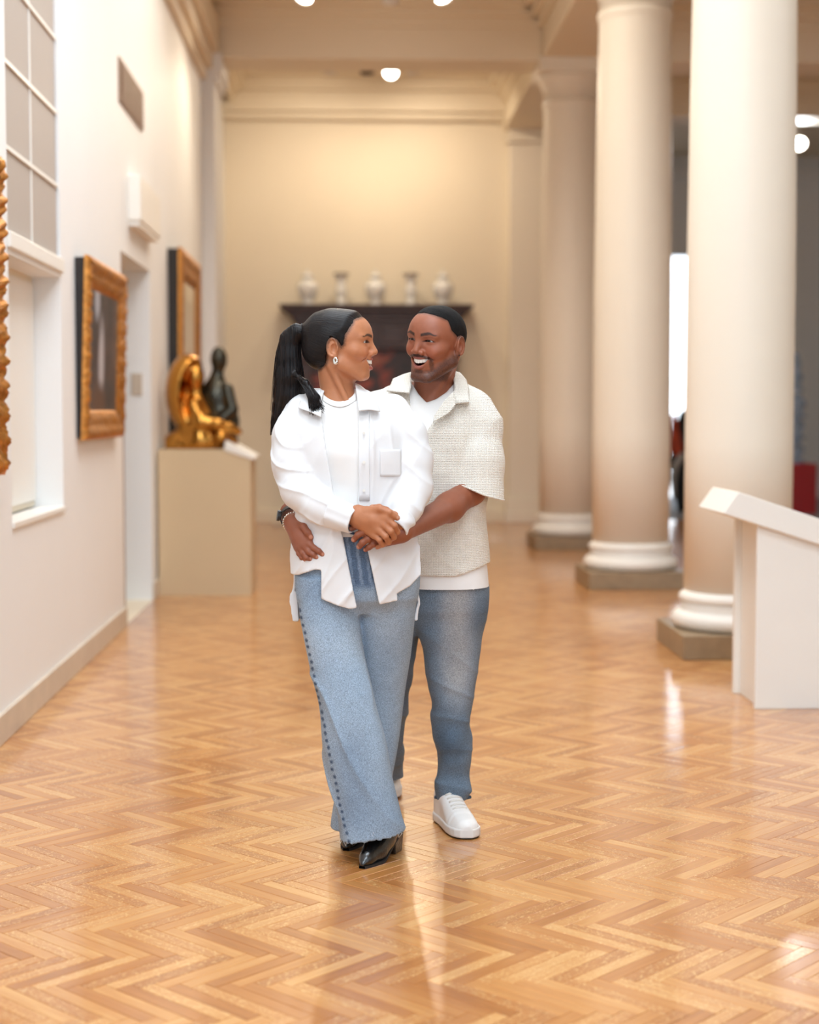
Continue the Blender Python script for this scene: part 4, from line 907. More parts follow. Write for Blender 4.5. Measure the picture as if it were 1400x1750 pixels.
# hair drawn back, ponytail and tie
TIE = np.array([0.0, -0.108, 0.056], np.float32)
def w_hair_l(q):
    hp = poly2(q[:, 1], q[:, 2], HAIR_PROFILE); d = skull(q)-0.0075; d = su(d, ell(q, (0, -0.022, 0.034), (0.078, 0.086, 0.088)), 0.01); d = su(d, ell(q, (0, -0.052, -0.008), (0.058, 0.056, 0.056)), 0.03)
    d = su(d, cone(q, (0, -0.080, 0.052), TIE, 0.045, 0.016), 0.03)
    g = q-TIE; ang = np.arctan2(g[:, 0], g[:, 2]+0.25*g[:, 1]); d = d+0.0003*np.sin(ang*70+5*vnoise(q*40))
    d = d+0.0068*sstep(-0.026, 0.001, hp)*sstep(-0.01, 0.02, q[:, 1])
    return np.maximum(d, (hp+0.002*vnoise(q*90)+0.0015*vnoise(q*260))*0.8)
v, f = nets(w_hair_l, (-0.10, -0.14, -0.09), (0.10, 0.11, 0.14), 0.0026)
g = v-TIE; sa_ = np.arctan2(g[:, 0], g[:, 2]+0.25*g[:, 1])*110+v[:, 1]*8
hairo = fast_mesh('hair', HF.wor(v), f, M['hair'], W, None, {'strand': sa_})
th = MB(); tp = HF.wor(TIE)
for k in range(3):
    ring_ = [HF.wor(TIE+np.array([0.017*math.cos(a), -0.004+0.006*k, 0.017*math.sin(a)])) for a in np.linspace(0, 2*math.pi, 17)]; th.tube(ring_, 0.0045, 8)
th.build('hair_tie', M['black'], hairo, True)
tail_c = np.array([w_(521, 566, 0.0), w_(507, 567, 0.01), w_(497, 580, 0.02), w_(493, 605, 0.025), w_(494, 640, 0.03), w_(494, 672, 0.04), w_(486, 700, 0.06), w_(474, 722, 0.07), w_(466, 742, 0.075)])
tail_w = np.array([0.012, 0.022, 0.030, 0.035, 0.042, 0.046, 0.036, 0.018, 0.004])
def tail_f(P):
    d = None
    for i in range(len(tail_c)-1):
        a, b = tail_c[i].astype(np.float32), tail_c[i+1].astype(np.float32); ab = b-a; t = np.clip((P-a)@ab/(ab@ab), 0, 1); r = tail_w[i]+(tail_w[i+1]-tail_w[i])*t
        e = (P-a-t[:, None]*ab)*np.array([1, 1.5, 1], np.float32); e = (np.linalg.norm(e, axis=1)-r)*0.7; d = e if d is None else su(d, e, 0.012)
    d = su(d, chain(P, [w_(505, 640, 0.0), w_(523, 655, -0.03), w_(536, 676, -0.055), w_(546, 700, -0.085)], [0.008, 0.010, 0.007, 0.002], 0.01), 0.008)
    return d+0.0009*np.sin((P[:, 0]+0.4*P[:, 1])*520+9*vnoise(P*14))
v, f = nets(tail_f, tail_c.min(0)-0.08, tail_c.max(0)+np.array([0.14, 0.06, 0.05]), 0.004); PTV = [v]; PTF = [f]; PTS = [(v[:, 0]+0.4*v[:, 1])*260]; nv = len(v)
rng = np.random.RandomState(3)
for k in range(430):
    if k < 280:
        a = rng.uniform(0, 2*math.pi); rr = rng.uniform(0.8, 1.10); off = np.array([math.cos(a), 0.65*math.sin(a), 0]); cutoff = rng.randint(6, 10); base = tail_c[:cutoff]+off*tail_w[:cutoff, None]*rr
    else:
        base = np.array([w_(505, 640, 0.0), w_(522+rng.uniform(-8, 8), 656, -0.035), w_(537+rng.uniform(-12, 10), 678, -0.065), w_(546+rng.uniform(-16, 9), 700+rng.uniform(-8, 10), -0.10)])
    t = np.linspace(0, len(base)-1, 16); i = np.clip(t.astype(int), 0, len(base)-2); pth = base[i]*(1-(t-i))[:, None]+base[i+1]*(t-i)[:, None]
    pth = pth+0.004*rng.uniform(-1, 1, 3)*np.linspace(0, 1, 16)[:, None]**2
    mb = MB().tube(pth, list(np.linspace(0.0017, 0.0006, 16)), 4); q4 = [x for x in mb.f if len(x) == 4]; PTV.append(np.array(mb.v)); PTF.append(np.array(q4)+nv); PTS.append(np.full(len(mb.v), k*3.1)); nv += len(mb.v)
fast_mesh('ponytail', np.concatenate(PTV), np.concatenate(PTF), M['hair'], hairo, None, {'strand': np.concatenate(PTS)})
# hoop earring in the ear that shows
mb = MB(); ec = HF.wor((-0.080, 0.006, -0.036)); rr = [(HF.R[:, 1]*math.cos(a)*0.0048+np.array([0, 0, 1])*math.sin(a)*0.0085) for a in np.linspace(0, 2*math.pi, 21)]
mb.tube([ec+r for r in rr], 0.0040, 10); mb.build('earring', M['silverjewel'], W, True)

# t-shirt
def crease(P, fx, fz, seed, warp=4.0):
    "sharp-crested cloth creases, 0..1"
    n = vnoise(P*np.array([4, 4, 3], np.float32)+seed); r = 1-np.abs(np.sin(P[:, 0]*fx+P[:, 2]*fz+warp*n+seed)); return r**3*(0.5+0.5*vnoise(P*7+seed*1.7))
def fold(P, amp, fx, fz, seed=0.0):
    n = vnoise(P*np.array([3, 3, 2.2], np.float32)+seed); return amp*np.sin(P[:, 0]*fx+P[:, 2]*fz+5*n+seed)*(0.55+0.45*vnoise(P*5+seed+9))
def tee_f(P):
    d = tee(P, 0.0, fold(P, 0.0025, 45, 20, 1.0)); d = np.maximum(d, -chain(P, [w_(578, 630, 0.0), w_(579, 655, -0.02), w_(580, 655, -0.10)], [0.050, 0.054, 0.056], 0.01)); return d
tshirt = cloth('t_shirt', tee_f, (-0.22, 4.72, 0.98), (0.24, 5.02, 1.47), 0.005, M['white_jersey'], W)
mb = MB()
def on_stack(st, x, y, lift):
    p = PY(x, y, 4.80); c, a, yy, b = st.at(np.array([p], np.float32)); u = min(abs((p[0]-c[0])/a[0]), 0.985); return PY(x, y, float(yy[0]-b[0]*(1-u**st.e)**(1/st.e)-lift))
patch('neckband', [[on_stack(tee, x, 675.5+5.0*k+12*(1-((x-580)/29)**2), 0.002+0.0012*(k == 1)) for x in np.linspace(551, 609, 15)] for k in (0, 1, 1.6)], M['white_jersey'], tshirt, 0.004, 24)

# open overshirt
ost = Stack([(666, 540, 622, 4.885, 0.062), (684, 506, 668, 4.88, 0.088), (702, 487, 694, 4.875, 0.104), (735, 484, 706, 4.865, 0.122), (780, 494, 706, 4.86, 0.130), (840, 500, 706, 4.86, 0.122), (900, 498, 712, 4.86, 0.122), (950, 493, 718, 4.86, 0.128), (985, 495, 722, 4.86, 0.134), (1040, 499, 719, 4.865, 0.138), (1075, 504, 717, 4.87, 0.138)])
ZF = 4.73
OPEN = pxz([(546, 640), (613, 640), (613, 690), (612, 860), (627, 935), (648.5, 1034), (652, 1090), (612, 1090), (610, 1039), (586, 918), (573, 860), (556, 760), (549, 712)], ZF)
KEEP = pxz([(440, 600), (760, 600), (760, 975), (723, 985), (702, 1005), (679, 1016), (680, 1028), (648, 1034), (610, 1039), (598, 1041), (572, 1034), (549, 1025), (549, 976), (538, 975), (522, 981), (508, 987), (440, 990)], ZF)
zback = w_(510, 1064)[2]
def sleeves(P):
    fr = 0.010*crease(P, 22, 26, 2.0, 6.0)+0.004*crease(P, 34, -14, 5.0, 6.0)-0.004
    a = chain(P, [w_(520, 706, 0.015), w_(504, 745, 0.0), w_(506, 790, -0.02), w_(513, 836, -0.06), w_(548, 867, -0.115), w_(585, 885, -0.145)], [0.062, 0.066, 0.073, 0.059, 0.048, 0.041], 0.03)
    b = chain(P, [w_(670, 704, 0.015), w_(694, 745, 0.0), w_(702, 790, -0.015), w_(704, 836, -0.04), w_(695, 868, -0.09), w_(684, 892, -0.128)], [0.060, 0.063, 0.067, 0.060, 0.046, 0.036], 0.03)
    return np.minimum(a, b)-fr
def over_dp(P): return fold(P, 0.002, 62, 10, 4.0)+0.013*crease(P, 24, 5, 4.0)+0.009*crease(P, 26, -18, 9.0)-0.005
def over_f(P):
    dp = over_dp(P)
    t = ost(P, 0.0, dp); front = P[:, 1]-4.86
    t = np.maximum(t, -np.maximum(poly2(P[:, 0], P[:, 2], OPEN), front))
    hem = np.where(front < 0.02, poly2(P[:, 0], P[:, 2], KEEP), zback-P[:, 2]); t = np.maximum(t, hem)
    t = np.maximum(t, -chain(P, [w_(581, 630, 0.01), w_(580, 680, 0.0)], [0.062, 0.060], 0.01))
    t = np.maximum(t, -np.maximum(ost(P, -0.010, dp), P[:, 2]-w_(600, 935)[2]))
    s = sleeves(P)
    s = np.maximum(s, -cone(P, w_(585, 884, -0.145), w_(615, 893, -0.165), 0.026, 0.026)); s = np.maximum(s, -cone(P, w_(686, 890, -0.126), w_(676, 904, -0.15), 0.026, 0.026))
    return su(t, s, 0.014)
oshirt = cloth('overshirt', over_f, (-0.31, 4.58, 0.66), (0.33, 5.06, 1.48), 0.0040, M['white_cotton'], W)
def tube_cuff(a, b, ra, rb, name, parent, m):
    a, b = np.array(a), np.array(b); ax = (b-a)/np.linalg.norm(b-a)
    def f(P):
        t = (P-a.astype(np.float32))@ax.astype(np.float32); L = np.linalg.norm(b-a); r = np.linalg.norm(P-a.astype(np.float32)-t[:, None]*ax.astype(np.float32), axis=1); R = ra+(rb-ra)*np.clip(t/L, 0, 1)+0.0015*np.sin(P[:, 2]*160+P[:, 0]*60)
        return np.maximum(np.abs(r-R)-0.0032, np.abs(t-L/2)-L/2)
    lo = np.minimum(a, b)-0.06; hi = np.maximum(a, b)+0.06; v, fc = nets(f, lo, hi, 0.0026); return fast_mesh(name, v, fc, m, parent)
tube_cuff(w_(566, 875, -0.13), w_(606, 890, -0.160), 0.045, 0.039, 'cuff', oshirt, M['white_cotton'])
tube_cuff(w_(689, 884, -0.115), w_(676, 905, -0.148), 0.039, 0.034, 'cuff', oshirt, M['white_cotton'])
# collar flaps, placket strips, pocket, buttons
patch('collar', [[w_(556, 664, -0.005), w_(545, 664, 0.01), w_(530, 664, 0.03)], [w_(550, 680, -0.06), w_(532, 680, -0.045), w_(514, 682, -0.02)], [w_(549, 713, -0.118), w_(530, 704, -0.098), w_(510, 697, -0.070)]], M['white_cotton'], oshirt)
patch('collar', [[w_(607, 655, -0.005), w_(614, 658, 0.02), w_(622, 664, 0.03)], [w_(610, 676, -0.065), w_(626, 676, -0.05), w_(640, 680, -0.03)], [w_(613, 702, -0.116), w_(632, 700, -0.108), w_(650, 703, -0.095)]], M['white_cotton'], oshirt)
def on_shirt(x, y, lift=0.0022):
    p = w_(x, y, -0.12)
    c, a, yy, b = ost.at(np.array([p], np.float32)); u = min(abs((p[0]-c[0])/a[0]), 0.99); Y = float(yy[0]-b[0]*(1-u**ost.e)**(1/ost.e))
    for _ in range(2): Y2 = Y-float(over_dp(np.array([PY(x, y, Y)], np.float32))[0])
    return PY(x, y, Y2-lift)
for e0, e1 in (((613, 704), (614, 856)),):
    rows = []
    for t in np.linspace(0, 1, 8):
        x = e0[0]+(e1[0]-e0[0])*t; y = e0[1]+(e1[1]-e0[1])*t; rows.append([on_shirt(x, y), on_shirt(x+9, y), on_shirt(x+18, y)])
    patch('placket', rows, M['white_cotton'], oshirt, 0.002, 14)
rows = []
for t in np.linspace(0, 1, 6): rows.append([on_shirt(650+36*s, 768+46*t, 0.0018) for s in np.linspace(0, 1, 5)])
patch('chest_pocket', rows, M['white_cotton'], oshirt, 0.0012, 12)
for y in (740, 790, 838):
    p = on_shirt(622, y, 0.008); MB().add(*(lambda q: (q.v, q.f))(MB().tube([p, p+np.array([0, -0.003, 0])], 0.0045, 12))).build('button', M['button'], oshirt)

# wide jeans
HEMA = pxz([(560, 1000), (720, 1000), (720, 1409), (691, 1416), (640, 1425), (582, 1433), (560, 1436)], 4.79)
zb_hem = PY(600, 1414, 4.96)[2]
SEAM = [(505, 1000), (508, 1050), (520, 1100), (533, 1170), (545, 1230), (555, 1290), (567, 1350), (576, 1400), (584, 1428)]
def wj_f(P):
    n = vnoise(P*np.array([7, 7, 5], np.float32)); dpa = 0.005*n+0.016*vnoise(P*np.array([11, 5, 6], np.float32)+3.0)*sstep(0.8, 0.5, P[:, 2])+0.012*crease(P, 13, 12, 2.5, 3.0)*sstep(0.7, 0.45, P[:, 2])-0.002
    a = wj_a(P, 0.0, dpa); a = np.maximum(a, poly2(P[:, 0], P[:, 2]+0.004*vnoise(P*160), pxz([(480, 900), (760, 900), (760, 1405), (691, 1416), (640, 1425), (582, 1433), (480, 1448)], 4.79)))
    a = np.maximum(a, -np.maximum(wj_a(P, -0.007, dpa), P[:, 2]-0.16))
    b = wj_b(P, 0.0, 0.006*n); b = np.maximum(b, zb_hem+0.003*vnoise(P*160)-P[:, 2]); b = np.maximum(b, -np.maximum(wj_b(P, -0.007, 0.006*n), P[:, 2]-0.16))
    d = su(a, b, 0.004); return su(d, wj_hip(P, 0.0, 0.002*n), 0.018)
def wj_c(v):
    v32 = v.astype(np.float32); n = vnoise(v32*np.array([9, 9, 6])); base = lin(150, 170, 190); dark = lin(98, 122, 150); pale = lin(182, 198, 212)
    c = np.tile(base, (len(v), 1)); c = mixc(c, pale, 0.5*sstep(0.0, 0.8, n)); c = mixc(c, dark, 0.45*sstep(0.0, -0.8, n))
    ff = v[:, 1] < 4.82; X, Z = v[:, 0], v[:, 2]
    fly = poly2(X, Z, pxz([(578, 900), (658, 900), (656, 980), (632, 1003), (602, 1001), (580, 985)], 4.75)); c = mixc(c, lin(52, 74, 104), 0.8*sstep(0.02, -0.012, fly)*ff); c = mixc(c, lin(150, 168, 190), 0.5*sstep(0.2, 0.7, np.sin(X*230+Z*30))*sstep(0.0, -0.01, fly)*ff)
    sp = np.array(pxz(SEAM, 4.82)); cum = np.r_[0, np.cumsum(np.linalg.norm(np.diff(sp, axis=0), axis=1))]; k = int(cum[-1]/0.024); rng = np.random.RandomState(5)
    for s in np.linspace(0.08, cum[-1]-0.01, k):
        x = np.interp(s, cum, sp[:, 0])+0.007+0.016*s/cum[-1]+0.003*rng.rand(); z = np.interp(s, cum, sp[:, 1])+0.004*rng.rand(); c = mixc(c, lin(50, 74, 104), 0.9*sstep(0.0062, 0.0034, np.hypot(X-x, (Z-z)*0.8))*(v[:, 1] < 4.87))
    return c
wj = cloth('jeans', wj_f, (-0.22, 4.66, 0.03), (0.26, 5.10, 1.04), 0.0046, M['denim'], W, wj_c)
mb = MB(); rng = np.random.RandomState(9)
for k in range(60):
    t = rng.rand(); x = 583+108*t; y = 1432-17*t; p = PY(x, y-2, float(np.interp(t, [0, 0.5, 1], [4.76, 4.705, 4.76]))); L = rng.uniform(0.004, 0.016)*(2.2 if t > 0.88 or t < 0.1 else 1)
    mb.tube([p, p+np.array([rng.uniform(-0.004, 0.004), -0.003, -L*0.6]), p+np.array([rng.uniform(-0.008, 0.008), -0.002, -L])], [0.0008, 0.0007, 0.0004], 4)
mb.build('frayed_hem', M['thread'], wj); mb = MB()
mb.tube([PY(587, 905, 4.765), PY(600, 911, 4.755), PY(620, 915, 4.752)], 0.004, 6); mb.build('waistband_edge', M['denim'], wj)
o = wj.children[-1]; a = o.data.attributes.new('Col', 'FLOAT_COLOR', 'POINT'); a.data.foreach_set('color', np.tile(np.r_[lin(60, 84, 116), 1], len(o.data.vertices)).astype(np.float32))

# ankle boots
def boot(heel, toe, lift):
    heel = np.array(heel); toe = np.array(toe); ax = toe-heel; L = np.linalg.norm(ax[:2]); ax = np.array([ax[0]/L, ax[1]/L]); sd = np.array([-ax[1], ax[0]])
    e = empty('boot', (heel[0], heel[1], 0), W); e.matrix_parent_inverse = Matrix.Translation(world_loc(W)).inverted()
    g = lambda t, s, z: np.array([heel[0]+ax[0]*t*L+sd[0]*s, heel[1]+ax[1]*t*L+sd[1]*s, z+lift])
    def up_f(P):
        d = chain(P, [g(1.0, 0, 0.013), g(0.86, 0, 0.024), g(0.62, 0, 0.036), g(0.40, 0, 0.062), g(0.18, 0, 0.088), g(0.20, 0, 0.125)], [0.007, 0.019, 0.033, 0.037, 0.034, 0.035], 0.03)
        sz = lift+np.interp((P[:, :2]-heel[:2]).astype(np.float32)@ax.astype(np.float32)/L, [0, 0.3, 0.62, 1.0], [0.058, 0.045, 0.006, 0.006]); return np.maximum(d, sz-P[:, 2])
    lo = np.minimum(heel, toe)-0.08; hi = np.maximum(heel, toe)+0.08; lo[2] = 0; hi[2] = 0.24
    v, fc = nets(up_f, lo, hi, 0.0035); o = fast_mesh('upper', v, fc, M['bootleather']); o.parent = e; o.matrix_parent_inverse = e.matrix_world.inverted() if False else Matrix.Translation((heel[0], heel[1], 0)).inverted()
    mb = MB(); top = [g(-0.04, -0.030, 0.066), g(0.24, -0.030, 0.055), g(0.24, 0.030, 0.055), g(-0.04, 0.030, 0.066)]; bot = [g(-0.02, -0.026, -lift), g(0.20, -0.026, -lift), g(0.20, 0.026, -lift), g(-0.02, 0.026, -lift)]
    mb.add(bot+top, [(0, 1, 2, 3), (7, 6, 5, 4), (0, 4, 5, 1), (1, 5, 6, 2), (2, 6, 7, 3), (3, 7, 4, 0)]); h = mb.build('heel', M['bootleather'], None, bevel=0.003); h.parent = e; h.matrix_parent_inverse = Matrix.Translation((heel[0], heel[1], 0)).inverted()
    n = 14; st = [(t, 0.010+0.027*math.sin(min(1, (1.02-t)/0.42)*math.pi/2)) for t in np.linspace(1.02, 0.2, n)]; vs = []; mb = MB()
    for t, wd in st:
        z = float(np.interp(t, [0.2, 0.3, 0.62, 1.02], [0.05, 0.042, 0.0, 0.0]))
        for s_ in (-wd, wd):
            vs += [g(t, s_, z-lift if t > 0.6 else z), g(t, s_, z+0.008)]
    fs = []
    for i in range(n-1): a, b = 4*i, 4*i+4; fs += [(a, b, b+2, a+2), (a+1, a+3, b+3, b+1), (a, a+1, b+1, b), (a+2, b+2, b+3, a+3)]
    mb.add(vs, fs); o = mb.build('sole', M['outsole']); o.parent = e; o.matrix_parent_inverse = Matrix.Translation((heel[0], heel[1], 0)).inverted()
boot((0.132, 4.885, 0), (0.032, 4.688, 0), 0.0)
boot((0.035, 5.070, 0), (-0.018, 4.885, 0), 0.0)
# ------------------------------------------------------------------ the man
YM = 5.18
MN = empty('person', (0.30, 5.18, 0.0)); tagp(MN, 'person in cream waffle shirt and white sneakers with arms around the other from behind', 'person')
m_ = lambda x, y, d=0.0: PY(x, y, YM+d)
MF = Frame(749.5, 589, 5.11, 36, -9, 7, 1.065)
SKM = lin(150, 88, 62)
def m_head(P):
    q = MF.loc(P).astype(np.float32); d = head_sdf(q, True)*MF.s
    d = su(d, chain(P, [MF.wor((0, -0.020, -0.03)), m_(742, 648, -0.01), m_(740, 690, 0.0), m_(735, 730, 0.02)], [0.058, 0.061, 0.066, 0.10], 0.02), 0.022)
    d = su(d, cone(P, MF.wor((0.052, -0.01, -0.055)), m_(733, 686, -0.055), 0.011, 0.009), 0.016)
    b = sstep(0.010, -0.004, q[:, 2]+0.010+0.6*np.clip(q[:, 1], 0, 0.09))*(q[:, 1] > 0)*sstep(-0.125, -0.10, q[:, 2]); return d-0.0012*b*(1+0.6*vnoise(q*420))
pm_ = []
lo, hi = head_box(MF, (-0.10, -0.11, -0.13), (0.10, 0.15, 0.13)); lo[2] = m_(740, 715)[2]; v, f = nets(m_head, lo-0.015, hi+0.01, 0.0023); pm_.append((v, f, paint_head(MF.loc(v).astype(np.float32), SKM, True)))
# right hand on her hip, left hand clasped under hers
MR = Hand([(w_(503, 892, -0.02), w_(512, 918, -0.062), 0.026, 0.024), (w_(508, 894, -0.035), w_(528, 928, -0.092), 0.018, 0.0135), (w_(505, 896, -0.03), w_(521, 932, -0.088), 0.018, 0.0135), (w_(502, 898, -0.025), w_(514, 935, -0.078), 0.018, 0.013), (w_(501, 900, -0.02), w_(509, 936, -0.064), 0.017, 0.012)],
          [[w_(509, 893, -0.045), w_(519, 900, -0.085), w_(526, 910, -0.098), w_(531, 918, -0.100)],
           [w_(527, 928, -0.093), w_(537, 937, -0.106), w_(545, 942, -0.110), w_(551, 947, -0.108)],
           [w_(520, 932, -0.090), w_(528, 943, -0.103), w_(535, 948, -0.106), w_(541, 952, -0.104)],
           [w_(514, 935, -0.080), w_(518, 945, -0.092), w_(524, 953, -0.097), w_(531, 955, -0.096)],
           [w_(509, 936, -0.066), w_(511, 946, -0.077), w_(516, 953, -0.084), w_(522, 958, -0.086)]], r=(0.0100, 0.0080), thumb=(0.0122, 0.0092),
          arm=([w_(520, 862, 0.19), w_(500, 878, 0.06), w_(503, 894, -0.022)], [0.040, 0.033, 0.029]))
ML = Hand([(w_(690, 908, -0.125), w_(654, 916, -0.150), 0.026, 0.024), (w_(684, 902, -0.13), w_(634, 904, -0.157), 0.018, 0.0135), (w_(684, 908, -0.13), w_(634, 914, -0.157), 0.018, 0.0135), (w_(684, 914, -0.13), w_(640, 922, -0.155), 0.018, 0.013), (w_(684, 918, -0.125), w_(648, 929, -0.152), 0.016, 0.012)],
          [[w_(680, 898, -0.135), w_(655, 892, -0.150), w_(640, 890, -0.150), w_(628, 892, -0.145)],
           [w_(634, 904, -0.157), w_(618, 898, -0.160), w_(608, 899, -0.155), w_(601, 903, -0.148)],
           [w_(634, 914, -0.157), w_(621, 909, -0.170), w_(612, 914, -0.168), w_(605, 922, -0.158)],
           [w_(640, 922, -0.156), w_(629, 921, -0.172), w_(620, 927, -0.170), w_(614, 934, -0.158)],
           [w_(648, 928, -0.152), w_(638, 930, -0.165), w_(631, 935, -0.163), w_(625, 939, -0.152)]], r=(0.0118, 0.0090), thumb=(0.0128, 0.0096),
          arm=([m_(822, 720, 0.005), m_(816, 790, -0.045), m_(805, 838, -0.085), m_(768, 867, -0.18), w_(690, 908, -0.125)], [0.048, 0.046, 0.044, 0.043, 0.029]))
for hnd in (MR, ML):
    a, b = hnd.box(0.06); v, f = nets(hnd, a, b, 0.0026); pm_.append((v, f, hnd.paint(v, SKM*np.array([0.92, 0.88, 0.86]), lin(188, 128, 104))))
sht = Stack([(650, 690, 790, 5.215, 0.055), (660, 662, 810, 5.21, 0.082), (674, 632, 831, 5.205, 0.105), (692, 612, 846, 5.195, 0.122), (730, 615, 842, 5.185, 0.138), (780, 640, 832, 5.18, 0.142), (840, 655, 832, 5.18, 0.142), (900, 664, 833, 5.18, 0.142), (960, 672, 838, 5.18, 0.146), (990, 676, 840, 5.18, 0.148)])
utee = Stack([(652, 700, 780, 5.21, 0.062), (668, 660, 812, 5.205, 0.095), (690, 640, 826, 5.195, 0.112), (730, 640, 826, 5.185, 0.126), (840, 662, 826, 5.18, 0.130), (960, 682, 832, 5.18, 0.136), (1014, 690, 836, 5.18, 0.139)])
mj_hip = Stack([(960, 690, 830, 5.18, 0.124), (1000, 692, 833, 5.185, 0.128), (1040, 691, 832, 5.19, 0.122), (1062, 698, 826, 5.195, 0.10), (1082, 712, 808, 5.20, 0.07)])
mj_a = Stack([(1000, 706, 833, 5.185, 0.118), (1055, 713, 831, 5.185, 0.112), (1085, 717, 826, 5.185, 0.105), (1110, 722, 821, 5.185, 0.100), (1170, 733, 814, 5.18, 0.088), (1230, 737, 807, 5.18, 0.082), (1262, 742, 806, 5.185, 0.078), (1292, 748, 808, 5.19, 0.074), (1322, 743, 806, 5.20, 0.072), (1345, 743, 803, 5.205, 0.066), (1364, 747, 802, 5.21, 0.062)])
mj_b = Stack([(1000, 640, 730, 5.20, 0.118), (1050, 645, 722, 5.23, 0.112), (1085, 640, 716, 5.26, 0.105), (1130, 640, 709, 5.31, 0.098), (1180, 638, 701, 5.37, 0.09), (1230, 638, 695, 5.44, 0.084), (1290, 636, 692, 5.53, 0.078), (1320, 634, 688, 5.58, 0.074), (1340, 636, 684, 5.61, 0.066)])
def m_body(P):
    d = utee(P, -0.030); d = su(d, mj_hip(P, -0.034), 0.03); d = su(d, mj_a(P, -0.034), 0.03); d = su(d, mj_b(P, -0.034), 0.03)
    return su(d, chain(P, [m_(645, 705), m_(590, 785, 0.0), m_(540, 850, -0.07), w_(520, 862, 0.19)], [0.055, 0.050, 0.044, 0.040], 0.02), 0.03)
v, f = nets(m_body, (-0.30, 4.95, 0.08), (0.55, 5.75, 1.50), 0.011); pm_.append((v, f, np.tile(SKM, (len(v), 1))))
V, Fq, C = join_pieces(pm_); fast_mesh('body', V, Fq, M['skin'], MN, C)
eyeballs(MF, (0.0, 1, -0.05), MN); teeth(MF, MN)
def m_hair(q):
    d = skull(q)
    hl = hair_line(q)+0.0015*vnoise(q*150); return np.maximum(d-0.0052+0.0040*sstep(-0.030, 0.0, hl)-0.0008*vnoise(q*420), hl*0.7)
v, f = nets(m_hair, (-0.10, -0.13, -0.04), (0.10, 0.12, 0.14), 0.0024); fast_mesh('hair', MF.wor(v), f, M['shorthair'], MN)
mb = MB(); p = MF.wor((0.0805, 0.004, -0.024)); mb.lathe(0, 0, [(0.0005, -0.0025), (0.003, -0.0015), (0.003, 0.0015), (0.0005, 0.0025)], 10); mb.v = [tuple(p+np.array(v_)) for v_ in mb.v]; mb.build('ear_stud', M['black'], MN, True)
# undershirt
def ut_f(P):
    d = utee(P, 0.0, fold(P, 0.002, 40, 25, 2.0)); hole = poly2(P[:, 0], P[:, 2], pxz([(698, 630), (780, 630), (776, 655), (764, 670), (746, 682), (729, 688), (716, 674), (706, 656), (698, 640)], 5.10))
    return np.maximum(d, -np.maximum(hole, P[:, 1]-5.21))
undershirt = cloth('t_shirt', ut_f, (-0.02, 5.0, 0.80), (0.56, 5.36, 1.49), 0.006, M['white_jersey'], MN)
# waffle shirt with camp collar
MOPEN = pxz([(700, 620), (782, 620), (778, 690), (744, 716), (724, 745), (708, 745), (702, 690)], 5.05)
hemz = lambda P: np.interp(P[:, 0], [PY(690, 985, 5.04)[0], PY(780, 986, 5.04)[0], PY(838, 966, 5.04)[0]], [PY(690, 985, 5.04)[2], PY(780, 986, 5.04)[2], PY(838, 967, 5.04)[2]])
SLK = pxz([(700, 600), (920, 600), (920, 874), (862, 857), (825, 846), (793, 832), (772, 830), (700, 828)], 5.07)
def ws_f(P):
    dp = fold(P, 0.003, 30, 28, 3.0)+0.006*crease(P, 26, 16, 3.0)-0.002; t = sht(P, 0.0, dp); t = np.maximum(t, -np.maximum(poly2(P[:, 0], P[:, 2], MOPEN), P[:, 1]-5.19)); t = np.maximum(t, hemz(P)-P[:, 2])
    t = np.maximum(t, -chain(P, [m_(742, 635, 0.0), m_(740, 672, 0.0)], [0.072, 0.070], 0.01)); t = np.maximum(t, -np.maximum(sht(P, -0.009, dp), P[:, 2]-PY(760, 960, 5.1)[2]))
    sl = lambda g: chain(P, [m_(806, 700, 0.01), m_(818, 730, -0.015), m_(818, 790, -0.055), m_(816, 880, -0.095)], [0.070+g, 0.076+g, 0.081+g, 0.088+g], 0.03)
    wr = 0.006*crease(P, 30, -18, 6.0)-0.002; s = np.maximum(sl(0.0)-wr, poly2(P[:, 0], P[:, 2], SLK)); s = np.maximum(s, -np.maximum(sl(-0.009)-wr, P[:, 2]-PY(820, 800, 5.15)[2]))
    r = chain(P, [m_(645, 705), m_(590, 785, 0.0)], [0.070, 0.074], 0.03)
    return su(su(t, s, 0.012), r, 0.02)
ws = cloth('waffle_shirt', ws_f, (-0.08, 4.98, 0.83), (0.60, 5.38, 1.50), 0.0046, M['waffle'], MN)
mb = MB(); cs_ = m_(817, 848, -0.080); line_ = np.array(SLK)[3:8][::-1]; ring_ = []
for a in np.linspace(0, 2*math.pi, 41):
    x = cs_[0]+0.084*math.cos(a); ring_.append((x, cs_[1]+0.084*math.sin(a), float(np.interp(x, line_[:, 0], line_[:, 1]))+0.003))
mb.tube(ring_, 0.0035, 6); mb.build('sleeve_hem', M['waffle'], ws, True)
